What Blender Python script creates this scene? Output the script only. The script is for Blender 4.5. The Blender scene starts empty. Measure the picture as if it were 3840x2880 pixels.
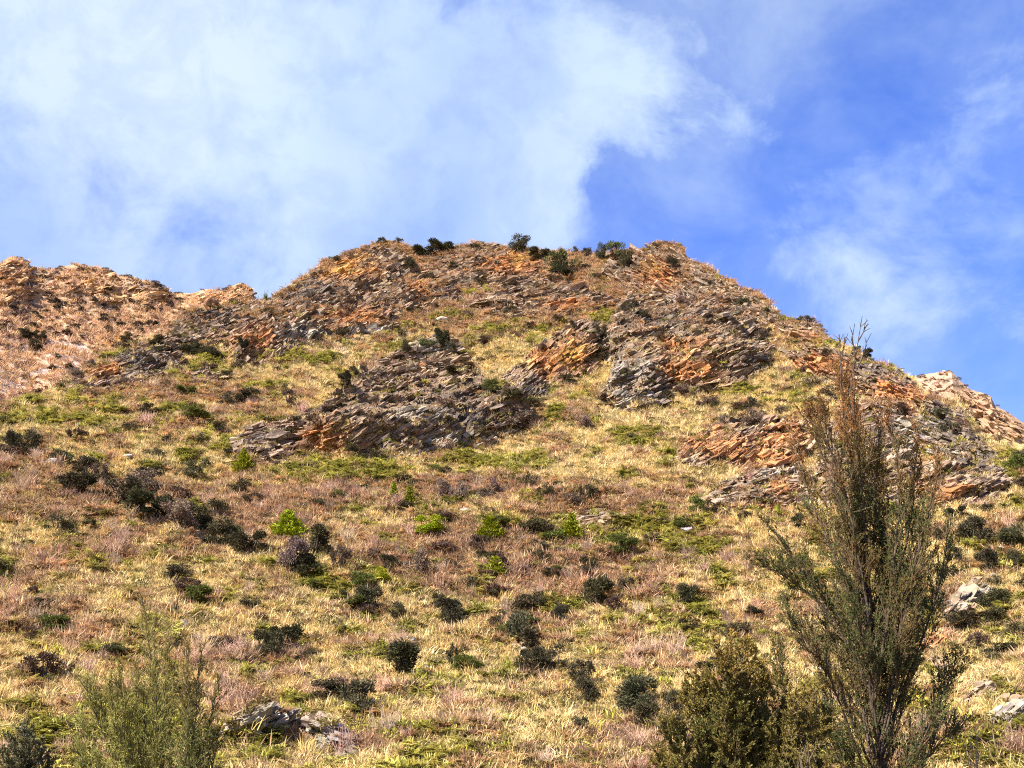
import bpy, math, random
import numpy as np
from mathutils import Matrix, Vector, Quaternion

SC = bpy.context.scene
COL = SC.collection
R = math.radians
rng = np.random.default_rng(11)
random.seed(11)

# ------------------------------------------------------------------ camera
EYE = 1.6
PITCH = R(18.0)
TANH = math.tan(R(22.5))
cam_d = bpy.data.cameras.new('camera')
cam_d.sensor_width = 36.0
cam_d.lens = 18.0 / TANH
cam_d.clip_start = 0.1
cam_d.clip_end = 9000.0
cam = bpy.data.objects.new('camera', cam_d)
COL.objects.link(cam)
cam.location = (0, 0, EYE)
cam.rotation_euler = (R(90) + PITCH, 0, 0)
SC.camera = cam

# ------------------------------------------------------------------ light
SUN_EL, SUN_AZ = R(44.0), R(-128.0)          # azimuth measured from +Y towards +X
sun_d = bpy.data.lights.new('sun', 'SUN')
sun_d.energy = 5.0
sun_d.angle = R(0.5)
sun_d.color = (1.0, 0.945, 0.86)
sun = bpy.data.objects.new('sun', sun_d)
COL.objects.link(sun)
sdir = Vector((math.sin(SUN_AZ) * math.cos(SUN_EL), math.cos(SUN_AZ) * math.cos(SUN_EL), math.sin(SUN_EL)))
sun.rotation_euler = sdir.to_track_quat('Z', 'Y').to_euler()

SC.view_settings.view_transform = 'Standard'
SC.view_settings.look = 'None'
SC.view_settings.exposure = 1.65
SC.view_settings.gamma = 1.0
SC.view_settings.use_curve_mapping = False
SC.render.engine = 'CYCLES'
SC.cycles.use_denoising = False
SC.cycles.filter_width = 1.1
SC.cycles.max_bounces = 5
SC.cycles.diffuse_bounces = 3
SC.cycles.transparent_max_bounces = 8


class NT:
    """small node-tree writer"""
    def __init__(s, tree):
        s.t = tree; s.n = tree.nodes; s.l = tree.links
    def add(s, kind, **kw):
        n = s.n.new(kind)
        for k, v in kw.items(): setattr(n, k, v)
        return n
    def put(s, sock, v):
        if hasattr(v, 'is_output') or isinstance(v, bpy.types.NodeSocket): s.l.new(v, sock)
        elif v is not None: sock.default_value = v
    def math(s, op, a, b=None, c=None, clamp=False):
        n = s.add('ShaderNodeMath', operation=op, use_clamp=clamp)
        for i, v in enumerate((a, b, c)):
            if v is not None: s.put(n.inputs[i], v)
        return n.outputs[0]
    def vmath(s, op, a, b=None, scale=None):
        n = s.add('ShaderNodeVectorMath', operation=op)
        s.put(n.inputs[0], a)
        if b is not None: s.put(n.inputs[1], b)
        if scale is not None: s.put(n.inputs['Scale'], scale)
        return n.outputs['Value'] if op in ('DOT_PRODUCT', 'LENGTH', 'DISTANCE') else n.outputs[0]
    def mix(s, f, a, b, blend='MIX'):
        n = s.add('ShaderNodeMix', data_type='RGBA', blend_type=blend)
        s.put(n.inputs[0], f)
        s.put(n.inputs[6], a if not isinstance(a, tuple) else (*a[:3], 1))
        s.put(n.inputs[7], b if not isinstance(b, tuple) else (*b[:3], 1))
        return n.outputs[2]
    def noise(s, vec, scale, detail=5, rough=0.55, dist=0.0, kind='FBM', out=0):
        n = s.add('ShaderNodeTexNoise', noise_type=kind)
        if vec is not None: s.l.new(vec, n.inputs['Vector'])
        n.inputs['Scale'].default_value = scale
        n.inputs['Detail'].default_value = detail
        n.inputs['Roughness'].default_value = rough
        n.inputs['Distortion'].default_value = dist
        return n.outputs[out]
    def smooth(s, v, lo, hi, a=0.0, b=1.0):
        n = s.add('ShaderNodeMapRange', interpolation_type='SMOOTHSTEP')
        s.put(n.inputs[0], v)
        n.inputs[1].default_value = lo; n.inputs[2].default_value = hi
        n.inputs[3].default_value = a; n.inputs[4].default_value = b
        return n.outputs[0]


def ray(u, v):
    """direction of a point of the view (2212 x 1659 units)"""
    px = (np.asarray(u, float) - 1106.0) / 1106.0 * TANH
    py = (829.5 - np.asarray(v, float)) / 1106.0 * TANH
    cp, sp = math.cos(PITCH), math.sin(PITCH)
    return px, cp - sp * py, sp + cp * py


def project(x, y, z):
    cp, sp = math.cos(PITCH), math.sin(PITCH)
    z = z - EYE
    f = y * cp + z * sp
    up = -y * sp + z * cp
    f = np.maximum(f, 1e-3)
    return 1106.0 + x / f / TANH * 1106.0, 829.5 - up / f / TANH * 1106.0


# ------------------------------------------------------------------ sky: Nishita air with a broken cloud sheet
world = bpy.data.worlds.new('World')
SC.world = world
world.use_nodes = True
w = NT(world.node_tree)
w.n.clear()
sky = w.add('ShaderNodeTexSky', sky_type='NISHITA')
sky.sun_disc = False
sky.sun_elevation = SUN_EL
sky.sun_rotation = SUN_AZ
sky.altitude = 600
sky.air_density = 1.0
sky.dust_density = 0.3
sky.ozone_density = 5.0
tc = w.add('ShaderNodeTexCoord')
D_ = w.vmath('NORMALIZE', tc.outputs['Generated'])


rag = w.noise(D_, 6.0, 7, 0.6, out=1)
QB = w.vmath('NORMALIZE', w.vmath('ADD', D_, w.vmath('SCALE', w.vmath('SUBTRACT', rag, (0.5, 0.5, 0.5)), scale=0.20)))


def blob(u, v, deg, soft=1.0):
    x, y, z = ray(u, v)
    n = math.sqrt(x * x + y * y + z * z)
    dp = w.vmath('DOT_PRODUCT', QB, (float(x / n), float(y / n), float(z / n)))
    return w.smooth(dp, math.cos(R(deg)), math.cos(R(deg * (1 - soft))))


warp = w.noise(D_, 2.6, 4, 0.5, out=1)
warpv = w.vmath('SCALE', w.vmath('SUBTRACT', warp, (0.5, 0.5, 0.5)), scale=0.14)
Q = w.vmath('ADD', D_, warpv)
n_big = w.noise(Q, 3.4, 9, 0.56, 0.1)
n_fine = w.noise(w.vmath('MULTIPLY', Q, (1.0, 1.0, 1.35)), 8.5, 10, 0.63, 0.25)
n_soft = w.noise(w.vmath('ADD', D_, (3.1, 1.7, 0.4)), 4.2, 4, 0.45, 0.2)
bias = 0.0
for (u, v, deg, wt) in ((250, 60, 26, .54), (620, 420, 15, .20), (150, 420, 16, .16), (1130, 170, 12, .46), (1050, 330, 10, .26),
                        (1480, 190, 6.5, .42), (1560, 320, 4.5, .34), (1580, 150, 5.0, .20), (1240, 280, 4.0, .10), (1330, 120, 5, .14),
                        (1440, 345, 4.8, -.52), (1280, 460, 5.0, -.36), (1650, 225, 5.5, -.36), (1480, 430, 7, -.22), (470, 500, 6.0, -.16), (560, 570, 4.5, -.08), (1100, 470, 5, -.05), (1560, 60, 5, -.14),
                        (1720, 60, 8, -.10), (2050, 140, 9, -.10), (2080, 420, 14, .16), (2130, 40, 6, .10), (1360, 10, 4.5, -.30), (1860, 560, 10, .14), (690, 200, 5, -.12), (1050, 10, 4, -.12)):
    b = w.math('MULTIPLY', blob(u, v, deg), wt)
    bias = b if isinstance(bias, float) else w.math('ADD', bias, b)
dens = w.math('ADD', w.math('ADD', w.math('MULTIPLY_ADD', n_big, 1.0, -0.5), w.math('MULTIPLY_ADD', n_fine, 1.7, -0.85)), bias)
cover = w.smooth(dens, -0.24, 0.72, 0.0, 0.96)
veil = w.smooth(w.math('ADD', w.math('MULTIPLY', n_fine, 0.7), w.math('MULTIPLY', n_soft, 0.5)), 0.30, 0.85, 0.08, 0.55)
n_puff = w.noise(w.vmath('ADD', Q, (5.3, 2.2, 1.1)), 21.0, 8, 0.62, 0.3)
cover = w.math('MULTIPLY', w.math('MAXIMUM', cover, veil), w.smooth(n_puff, 0.30, 0.66, 0.84, 1.05))
cover = w.math('MINIMUM', cover, 0.97)
bright = w.smooth(w.math('ADD', w.math('MULTIPLY', n_soft, 0.8), w.math('MULTIPLY', n_fine, 0.25)), 0.36, 0.70)
cloud = w.mix(bright, (2.7, 3.85, 6.8), (4.65, 5.75, 6.95))
glow = blob(260, 20, 11)
cloud = w.mix(w.math('MULTIPLY', glow, 0.75), cloud, (5.3, 6.2, 6.95))
hs = w.add('ShaderNodeHueSaturation')
hs.inputs['Saturation'].default_value = 1.18
hs.inputs['Value'].default_value = 1.42
w.l.new(w.mix(1.0, sky.outputs[0], (1.05, 0.92, 1.27), 'MULTIPLY'), hs.inputs['Color'])
out = w.mix(cover, hs.outputs[0], cloud)
bg = w.add('ShaderNodeBackground')
bg.inputs['Strength'].default_value = 0.0500
w.l.new(out, bg.inputs['Color'])
wo = w.add('ShaderNodeOutputWorld')
w.l.new(bg.outputs[0], wo.inputs[0])


# ------------------------------------------------------------------ noise
def _h(ix, iy, iz, seed):
    n = (ix.astype(np.int64) * 374761393 + iy.astype(np.int64) * 668265263 + iz.astype(np.int64) * 2147483647 + seed * 974634777) & 0xffffffff
    n = ((n ^ (n >> 13)) * 1274126177) & 0xffffffff
    n = ((n ^ (n >> 16)) * 2246822519) & 0xffffffff
    return ((n ^ (n >> 15)) & 0xffffff) / float(0xffffff)


def vnoise(x, y, z=None, seed=0):
    z = np.zeros_like(x) if z is None else z
    ix, iy, iz = np.floor(x), np.floor(y), np.floor(z)
    fx, fy, fz = x - ix, y - iy, z - iz
    fx, fy, fz = (f * f * f * (f * (f * 6 - 15) + 10) for f in (fx, fy, fz))
    def c(a, b, d): return _h(ix + a, iy + b, iz + d, seed)
    x00 = c(0, 0, 0) * (1 - fx) + c(1, 0, 0) * fx
    x10 = c(0, 1, 0) * (1 - fx) + c(1, 1, 0) * fx
    x01 = c(0, 0, 1) * (1 - fx) + c(1, 0, 1) * fx
    x11 = c(0, 1, 1) * (1 - fx) + c(1, 1, 1) * fx
    return ((x00 * (1 - fy) + x10 * fy) * (1 - fz) + (x01 * (1 - fy) + x11 * fy) * fz) * 2 - 1


def fbm(x, y, z=None, oct=4, seed=0, gain=0.5):
    s = 0; a = 1.0; t = 0
    for i in range(oct):
        s = s + a * vnoise(x * 2 ** i + 17.3 * i, y * 2 ** i - 9.1 * i, None if z is None else z * 2 ** i, seed + i)
        t += a; a *= gain
    return s / t


def sstep(x, a, b):
    t = np.clip((x - a) / (b - a), 0, 1)
    return t * t * (3 - 2 * t)


# ------------------------------------------------------------------ outlines measured on the photograph
RIDGE_MAIN = [(-500, 1010), (-250, 935), (0, 874), (67, 861), (110, 845), (130, 830), (143, 812), (187, 792), (213, 781), (253, 762), (267, 745), (350, 722), (367, 709),
              (377, 695), (400, 680), (430, 665), (500, 657), (553, 652), (575, 646), (600, 632), (640, 611), (680, 582), (720, 557), (770, 541), (810, 525), (850, 523),
              (890, 538), (930, 549), (985, 535), (1030, 523), (1060, 526), (1100, 539), (1144, 536), (1181, 543), (1241, 547), (1300, 546), (1348, 541), (1384, 540),
              (1408, 533), (1420, 523), (1430, 528), (1454, 531), (1471, 530), (1486, 557), (1498, 567), (1521, 572), (1549, 590), (1555, 602), (1578, 607), (1611, 624),
              (1661, 651), (1668, 667), (1691, 686), (1741, 695), (1768, 697), (1784, 724), (1794, 738), (1841, 752), (1868, 771), (1908, 788), (1935, 795), (1975, 816),
              (1985, 835), (2001, 851), (2041, 868), (2085, 884), (2095, 898), (2099, 921), (2128, 948), (2161, 965), (2191, 975), (2212, 981), (2400, 1040), (2700, 1120)]
RIDGE_LEFT = [(-500, 640), (-200, 610), (-40, 600), (0, 574), (17, 557), (33, 555), (60, 565), (68, 580), (93, 582), (123, 580), (163, 570), (200, 577), (227, 579), (260, 597), (300, 602),
              (333, 612), (350, 617), (367, 632), (413, 635), (443, 625), (483, 627), (517, 612), (533, 618), (547, 635), (575, 690), (640, 760), (900, 900)]
RIDGE_RIGHT = [(1700, 960), (1900, 860), (1981, 815), (1995, 810), (2038, 805), (2055, 801), (2071, 821), (2098, 843), (2125, 851), (2141, 858), (2148, 876), (2178, 891), (2212, 915),
               (2300, 960), (2500, 1040), (2800, 1130)]


def polar_line(pts):
    p = np.array(pts, float)
    x, y, z = ray(p[:, 0], p[:, 1])
    az = np.arctan2(x, y); te = z / np.hypot(x, y)
    o = np.argsort(az)
    return az[o], te[o]


def base_profile(r):
    return 0.046 * np.maximum(r - 50.0, 0) ** 1.5 + 0.006 * np.maximum(r - 20, 0)


# ------------------------------------------------------------------ rock outcrops: outline in the view, bulge in metres, dip of the bedding, look
OUTCROPS = [
    # name, polygon, bulge, bedding angle (deg), slabs, label
    ('rock_outcrop', [(640, 985), (660, 930), (720, 868), (790, 818), (850, 800), (930, 800), (1010, 815), (1075, 860), (1150, 885), (1155, 915), (1100, 940), (1060, 960), (1000, 975), (900, 985), (800, 993), (700, 992)], 4.5, 30, 300,
     'large grey layered rock outcrop in mid hillside with a white streak at its foot'),
    ('rock_outcrop', [(490, 985), (505, 950), (545, 925), (640, 905), (715, 872), (668, 925), (640, 985), (650, 1000), (560, 1008), (510, 1000)], 2.0, 12, 170,
     'low dark grey rock shelf joining the left end of the large middle outcrop'),
    ('rock_outcrop', [(790, 815), (815, 780), (862, 758), (900, 735), (960, 722), (990, 750), (1012, 800), (1010, 815), (930, 797), (850, 798)], 2.2, 15, 120,
     'small greenish grey rock knob topped by shrubs, just above the large middle outcrop'),
    ('rock_outcrop', [(1130, 780), (1170, 745), (1225, 705), (1285, 698), (1312, 745), (1290, 800), (1230, 822), (1195, 832), (1165, 805)], 2.6, 40, 130,
     'bright orange hollowed rock face left of the big right-hand crag'),
    ('rock_outcrop', [(1085, 815), (1128, 790), (1160, 805), (1195, 845), (1160, 868), (1100, 855)], 1.6, 42, 60,
     'small grey rock slab below and left of the bright orange hollow'),
    ('rock_outcrop', [(1310, 705), (1360, 672), (1440, 652), (1530, 662), (1590, 690), (1622, 760), (1645, 803), (1600, 832), (1500, 850), (1450, 850), (1420, 877), (1340, 888), (1300, 872), (1296, 850), (1335, 800), (1302, 780)], 4.5, 27, 300,
     'big tilted crag of brown and grey slabs right of the orange hollow'),
    ('rock_outcrop', [(640, 628), (720, 560), (810, 526), (880, 545), (882, 600), (800, 640), (740, 690), (650, 690), (590, 690), (600, 650)], 1.8, 28, 260,
     'rounded brown cliff with yellow stains forming the left shoulder of the summit'),
    ('rock_outcrop', [(690, 690), (740, 690), (800, 640), (880, 605), (930, 620), (1010, 640), (985, 668), (900, 675), (830, 715), (760, 728), (700, 720)], 1.5, 28, 170,
     'orange stained broken cliff band below the summit left of the grass ledge'),
    ('rock_outcrop', [(495, 770), (500, 725), (560, 685), (640, 690), (690, 700), (695, 728), (640, 760), (590, 775), (540, 788)], 2.0, 40, 150,
     'pale orange leaning slabs on the left spur of the hill below the shoulder'),
    ('rock_outcrop', [(895, 600), (935, 552), (1030, 527), (1110, 540), (1180, 566), (1190, 600), (1120, 625), (1010, 636), (940, 618)], 1.5, 20, 230,
     'orange brown cliff directly under the middle of the summit ridge'),
    ('rock_outcrop', [(1010, 650), (1060, 632), (1190, 606), (1260, 630), (1335, 645), (1330, 672), (1200, 680), (1060, 692), (1000, 668)], 1.3, 16, 190,
     'dark reddish brown rock band above the green grass ledge'),
    ('rock_outcrop', [(1340, 560), (1400, 536), (1430, 530), (1472, 532), (1500, 570), (1552, 598), (1570, 640), (1500, 650), (1400, 640), (1340, 625), (1310, 590)], 1.5, -32, 230,
     'jagged brown summit rocks at the right end of the crest with yellow patches'),
    ('rock_outcrop', [(1570, 612), (1612, 628), (1662, 658), (1692, 690), (1680, 710), (1640, 700), (1590, 680), (1560, 650)], 1.4, -25, 100,
     'rocky skyline shoulder stepping down right of the summit'),
    ('rock_outcrop', [(1440, 995), (1480, 960), (1560, 922), (1640, 905), (1745, 915), (1765, 960), (1740, 1012), (1640, 1012), (1560, 1018), (1480, 1012)], 2.2, 30, 200,
     'reddish orange slanting ledge on the right slope left of the tall tree'),
    ('rock_outcrop', [(1510, 1090), (1560, 1040), (1640, 1015), (1750, 1015), (1760, 1090), (1700, 1105), (1600, 1110)], 1.2, 15, 130,
     'broken mauve grey rocks with one pale orange patch below the reddish ledge'),
    ('rock_outcrop', [(1690, 765), (1770, 762), (1860, 775), (1920, 800), (1985, 840), (2010, 865), (1960, 890), (1880, 870), (1800, 830), (1720, 800)], 1.8, -28, 200,
     'orange and brown ribbed rock below the right skyline behind the tree top'),
    ('rock_outcrop', [(1890, 880), (1965, 893), (2015, 870), (2085, 890), (2098, 922), (2150, 972), (2172, 1010), (2090, 1000), (2000, 980), (1930, 950)], 2.0, -25, 190,
     'dark rock rib with a chalky white streak right of the tall tree'),
    ('rock_outcrop', [(1990, 1000), (2060, 1005), (2150, 1012), (2185, 1045), (2165, 1080), (2080, 1098), (2005, 1090)], 1.6, 24, 130,
     'grey and pale orange slab bank at the right edge of the slope'),
    ('rock_outcrop', [(1728, 700), (1745, 696), (1770, 699), (1786, 725), (1794, 740), (1775, 742), (1745, 725)], 1.0, -20, 40,
     'small dark red rock nose on the right skyline left of the tree tip'),
    ('rock_outcrop', [(362, 712), (380, 692), (430, 668), (500, 659), (552, 655), (548, 672), (490, 690), (440, 706)], 1.2, 22, 90,
     'dark slaty rib on the left skyline of the spur'),
    ('rock_outcrop', [(130, 832), (190, 796), (250, 766), (310, 758), (382, 765), (392, 790), (330, 822), (240, 842), (150, 846)], 1.6, 24, 150,
     'dark brown slanting outcrop at the left edge of the hill above the gully'),
    ('rock_outcrop', [(395, 825), (405, 800), (440, 795), (478, 805), (485, 825), (440, 835)], 1.0, 15, 40,
     'low dark brown rock hump below the left spur'),
    ('rock_outcrop', [(2030, 1325), (2055, 1285), (2100, 1255), (2145, 1265), (2135, 1302), (2085, 1328), (2050, 1348)], 1.8, 38, 90,
     'whitish grey jutting rock among bushes at the lower right'),
    ('rock_outcrop', [(1960, 1400), (2000, 1365), (2060, 1345), (2075, 1360), (2040, 1395), (1985, 1415)], 0.7, 30, 40,
     'reddish brown bank of slabs right behind the tall tree'),
    ('rock_outcrop', [(2060, 1525), (2076, 1488), (2132, 1476), (2145, 1496), (2105, 1528)], 0.8, 28, 50,
     'brown striped slab in pale grass near the lower right corner'),
    ('rock_outcrop', [(2130, 1565), (2155, 1518), (2212, 1500), (2250, 1525), (2240, 1590), (2160, 1590)], 1.2, 38, 80,
     'grey and rust slabs cut by the right edge of the picture'),
    ('rock_outcrop', [(455, 1590), (500, 1552), (570, 1530), (625, 1540), (640, 1578), (590, 1600), (490, 1604)], 1.2, 22, 170,
     'pale grey flaky rock beside the yellow ferns at the bottom left'),
    ('rock_outcrop', [(630, 1585), (655, 1555), (725, 1548), (755, 1585), (805, 1598), (800, 1645), (740, 1655), (680, 1622)], 1.1, -20, 200,
     'whitish broken slabs running down the bottom slope right of the flaky rock'),
    ('rock_outcrop', [(858, 1588), (885, 1578), (905, 1590), (880, 1602)], 0.25, 10, 14,
     'small flat pale stone shelf low in the golden grass'),
    ('rock_outcrop', [(1225, 1135), (1265, 1108), (1330, 1110), (1345, 1135), (1290, 1148), (1240, 1150)], 0.7, 12, 50,
     'thin bedded brown rock step beside the narrow right-hand conifer'),
    ('rock_outcrop', [(1085, 1400), (1110, 1386), (1150, 1390), (1152, 1408), (1110, 1414)], 0.4, 8, 18,
     'flat purplish grey rock between the two big dark bushes'),
    ('rock_outcrop', [(1340, 628), (1400, 642), (1500, 652), (1572, 642), (1640, 702), (1660, 762), (1645, 800), (1618, 750), (1592, 690), (1530, 660), (1440, 650), (1350, 672)], 1.2, 20, 170,
     'brown broken rock joining the right summit rocks to the big tilted crag'),
    ('rock_outcrop', [(262, 766), (350, 726), (430, 692), (520, 682), (556, 702), (505, 735), (425, 748), (345, 780), (300, 792)], 1.0, 24, 150,
     'brown rock band along the edge of the left spur above the gully'),
    ('rock_outcrop', [(1690, 694), (1790, 747), (1870, 777), (1980, 824), (1985, 850), (1900, 815), (1820, 780), (1740, 738), (1690, 718)], .8, -26, 130,
     'narrow dark rocky rim following the right skyline down from the shoulder'),
    ('rock_outcrop', [(556, 658), (640, 617), (720, 564), (810, 531), (835, 548), (745, 585), (665, 634), (572, 676)], .8, 27, 150,
     'dark rocky rim along the left shoulder skyline of the summit dome'),
    ('rock_outcrop', [(1765, 930), (1850, 870), (1900, 892), (1975, 955), (1995, 1030), (1998, 1092), (1880, 1100), (1765, 1098)], 1.4, 22, 200,
     'brown and mauve broken rock face directly behind the tall tree'),
    ('far_outcrop', [(-30, 600), (-5, 580), (17, 562), (36, 560), (62, 570), (72, 592), (70, 640), (30, 655), (-30, 650)], 0, 24, 130,
     'blocky tan knob on the far left skyline at the picture edge'),
    ('far_outcrop', [(75, 596), (125, 586), (165, 576), (225, 583), (290, 605), (345, 622), (362, 650), (300, 660), (200, 650), (110, 640)], 0, 20, 240,
     'gold and brown crumbling crest of the far left ridge'),
    ('far_outcrop', [(370, 640), (430, 632), (490, 630), (517, 616), (535, 622), (546, 640), (540, 655), (480, 660), (420, 656)], 0, 26, 130,
     'pale gold rock tooth where the far left ridge meets the hill'),
    ('far_outcrop', [(1985, 822), (2010, 812), (2050, 806), (2075, 830), (2100, 848), (2140, 862), (2160, 890), (2212, 920), (2230, 960), (2180, 955), (2120, 930), (2060, 880), (2010, 850)], 0, -32, 110,
     'sunlit tan slab ridge far behind the right skyline'),
    ('rock_outcrop', [(835, 1658), (850, 1646), (885, 1645), (905, 1652), (945, 1643), (955, 1662), (900, 1672)], 0.3, 8, 24,
     'dark rust slabs at the very bottom edge of the golden slope'),
]


def in_poly(u, v, poly):
    p = np.array(poly, float)
    inside = np.zeros(u.shape, bool)
    j = len(p) - 1
    for i in range(len(p)):
        xi, yi = p[i]; xj, yj = p[j]
        c = ((yi > v) != (yj > v)) & (u < (xj - xi) * (v - yi) / (yj - yi + 1e-9) + xi)
        inside ^= c
        j = i
    return inside


def poly_dist(u, v, poly):
    """signed distance: positive inside"""
    p = np.array(poly, float)
    d = np.full(u.shape, 1e9)
    for i in range(len(p)):
        a = p[i]; b = p[(i + 1) % len(p)]
        e = b - a
        t = np.clip(((u - a[0]) * e[0] + (v - a[1]) * e[1]) / (e @ e + 1e-9), 0, 1)
        d = np.minimum(d, np.hypot(u - a[0] - t * e[0], v - a[1] - t * e[1]))
    return np.where(in_poly(u, v, poly), d, -d)


def blobsum(u, v, lst):
    s = np.zeros(u.shape)
    for (cu, cv, ru, rv) in lst:
        s = np.maximum(s, np.exp(-1.3 * (((u - cu) / ru) ** 2 + ((v - cv) / rv) ** 2) ** 1.5))
    return s


ORANGE = [(750, 585, 70, 22), (1100, 575, 80, 22), (905, 628, 30, 28), (770, 690, 60, 22), (1190, 775, 60, 24), (1235, 770, 40, 45), (1180, 805, 30, 20), (700, 950, 45, 40), (720, 975, 70, 18),
          (550, 735, 40, 30), (1430, 600, 50, 30), (1480, 800, 70, 25), (1480, 745, 60, 18), (1540, 960, 80, 32), (1620, 985, 90, 22), (1690, 940, 70, 25), (1780, 790, 70, 24), (1930, 850, 60, 20), (1690, 1045, 28, 22), (2000, 865, 30, 12),
          (2030, 1065, 60, 22), (220, 800, 40, 16), (1760, 735, 30, 14), (1250, 660, 70, 14), (1700, 1000, 60, 30), (1660, 1100, 60, 12), (2020, 1385, 50, 18), (890, 560, 12, 10), (1960, 880, 20, 30)]
YELLOW = [(745, 585, 50, 16), (1410, 570, 25, 16), (1130, 560, 40, 12), (780, 560, 25, 12), (1235, 760, 30, 30)]
PALE = [(830, 982, 50, 14), (1000, 955, 90, 22), (1990, 940, 60, 28), (1940, 915, 35, 26), (2050, 985, 60, 14), (1340, 860, 60, 22), (1360, 800, 50, 25), (640, 720, 60, 16), (780, 712, 40, 10),
        (930, 750, 40, 16), (900, 900, 60, 20), (2100, 1290, 40, 24), (560, 1560, 80, 26), (720, 1600, 80, 40), (1690, 1020, 60, 16), (2190, 1540, 40, 30), (880, 1590, 30, 15), (110, 1000, 30, 12)]
DARKR_SHADE = [(1900, 790, 120, 30), (650, 625, 90, 24), (2050, 920, 90, 40), (1960, 830, 60, 24), (2140, 980, 50, 30), (1880, 790, 60, 18), (1000, 850, 60, 16), (1420, 690, 90, 20), (1000, 900, 90, 26), (1090, 905, 50, 30), (960, 625, 45, 16), (1620, 770, 18, 50), (1290, 740, 22, 40), (560, 940, 60, 18), (430, 685, 80, 18), (2130, 1000, 50, 24), (300, 780, 70, 24), (1150, 850, 40, 22), (1430, 850, 40, 16), (900, 580, 20, 30)]  # dark rock, plus shade painted on the right sides of the two main crags
FERN = [(110, 905, 140, 16), (200, 885, 80, 16), (1120, 708, 80, 14), (970, 680, 60, 12), (870, 748, 60, 12), (1000, 992, 160, 14), (760, 1020, 140, 22), (700, 1265, 70, 20), (1280, 690, 40, 8), (520, 1610, 80, 34), (130, 1600, 80, 40), (300, 1580, 130, 60),
        (880, 1275, 40, 16), (1400, 1140, 100, 40), (960, 1100, 30, 20), (1380, 945, 60, 16), (2150, 1610, 60, 40), (640, 775, 90, 12), (1600, 850, 30, 20), (430, 1110, 50, 14), (1480, 1190, 90, 20), (90, 1110, 60, 14), (1250, 1170, 110, 40), (2190, 1000, 40, 30), (1480, 1340, 90, 40),
        (900, 1660, 60, 24), (230, 760, 40, 10), (560, 835, 40, 8), (1200, 1310, 40, 26)]
BROWN = [(1180, 1230, 260, 60), (560, 1100, 140, 60), (1050, 1170, 120, 30), (300, 1090, 160, 40), (900, 1190, 120, 40), (1330, 1100, 160, 24), (70, 1330, 110, 34), (170, 1370, 90, 26), (1100, 1060, 180, 26), (1330, 1260, 120, 40), (90, 1230, 60, 20), (1180, 1360, 80, 30), (120, 1640, 160, 16), (760, 1180, 40, 40)]
MAUVE = [(350, 850, 140, 26), (80, 1080, 140, 60), (700, 1080, 160, 30), (640, 1100, 80, 40), (250, 1190, 140, 40), (1000, 1060, 90, 26), (620, 1440, 60, 20), (500, 1430, 110, 24), (1380, 1430, 110, 40), (1650, 1070, 100, 30), (1260, 910, 60, 14), (470, 860, 80, 14), (660, 1500, 200, 18),
         (1480, 1070, 120, 20), (800, 1610, 100, 20), (220, 1060, 90, 26), (40, 1000, 60, 40), (860, 860, 0.1, 0.1), (1340, 1600, 80, 40), (560, 890, 110, 14), (1010, 1590, 60, 14)]
GOLD = [(1050, 1480, 420, 110), (760, 830, 90, 34), (1450, 900, 190, 46), (1300, 760, 40, 30), (1090, 760, 70, 26), (800, 1130, 60, 50), (1250, 1560, 220, 70), (660, 1350, 160, 50), (1650, 810, 40, 40), (1080, 730, 60, 12), (1720, 870, 60, 40), (2110, 1450, 120, 70), (300, 1250, 200, 40)]
PALEG = [(90, 1450, 160, 60), (60, 1120, 120, 80), (2100, 1470, 120, 60), (300, 960, 200, 20), (1560, 1050, 60, 20), (420, 940, 120, 14), (1640, 1420, 100, 50), (560, 1500, 200, 20)]

C_ = lambda *a: np.array(a, float)
STRAW, PALE_STRAW, OLIVE, FERNC, BROWNC, MAUVEC, RUST = C_(.50, .34, .12), C_(.54, .41, .20), C_(.22, .20, .05), C_(.26, .26, .03), C_(.24, .125, .055), C_(.27, .175, .135), C_(.36, .16, .06)


def cover_weights(u, v):
    """how much of each ground cover grows around a place on the slope"""
    nn = fbm(u / 60.0, v / 34.0, oct=4, seed=50)
    n2 = fbm(u / 40.0, v / 24.0, oct=4, seed=60)
    u2 = u + 26 * nn; v2 = v + 13 * n2
    fern = blobsum(u2, v2, FERN) * .36 + 0.20 * sstep(n2, .12, .5)
    brown = blobsum(u2, v2, BROWN) * 0.8 + 0.22 * sstep(nn, .12, .5)
    mauve = blobsum(u2, v2, MAUVE) * 0.5 + 0.18 * sstep(-nn, .15, .5)
    gold = 0.30 + blobsum(u2, v2, GOLD) * 1.35
    pale = blobsum(u2, v2, PALEG) * 0.8 + 0.16
    # the high part of the hill is duller, heathy ground
    hi = sstep(v, 760, 600)
    brown = brown + 0.65 * hi; gold = gold * (1 - .7 * hi); mauve = mauve + .25 * hi
    wts = np.stack([gold, pale, fern, brown, mauve], -1)
    wts = wts ** 1.15 * np.exp(np.stack([1.9 * vnoise(u / 13.0, v / 9.0, None, 500 + i) + 1.3 * vnoise(u / 52.0, v / 30.0, None, 520 + i) for i in range(5)], -1))
    return wts / wts.sum(-1, keepdims=True)


def ground_tint(u, v):
    wts = cover_weights(u, v)
    pal = np.stack([STRAW, PALE_STRAW, OLIVE * 1.1, BROWNC, MAUVEC])
    c = wts @ pal
    n = fbm(u / 9.0, v / 6.0, oct=3, seed=71)
    return c * (0.58 + 0.30 * n)[..., None]


GREYB, ORG, YEL, PAL, DRK = C_(.255, .182, .118), C_(.43, .185, .062), C_(.47, .26, .06), C_(.34, .305, .245), C_(.105, .085, .072)


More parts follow.
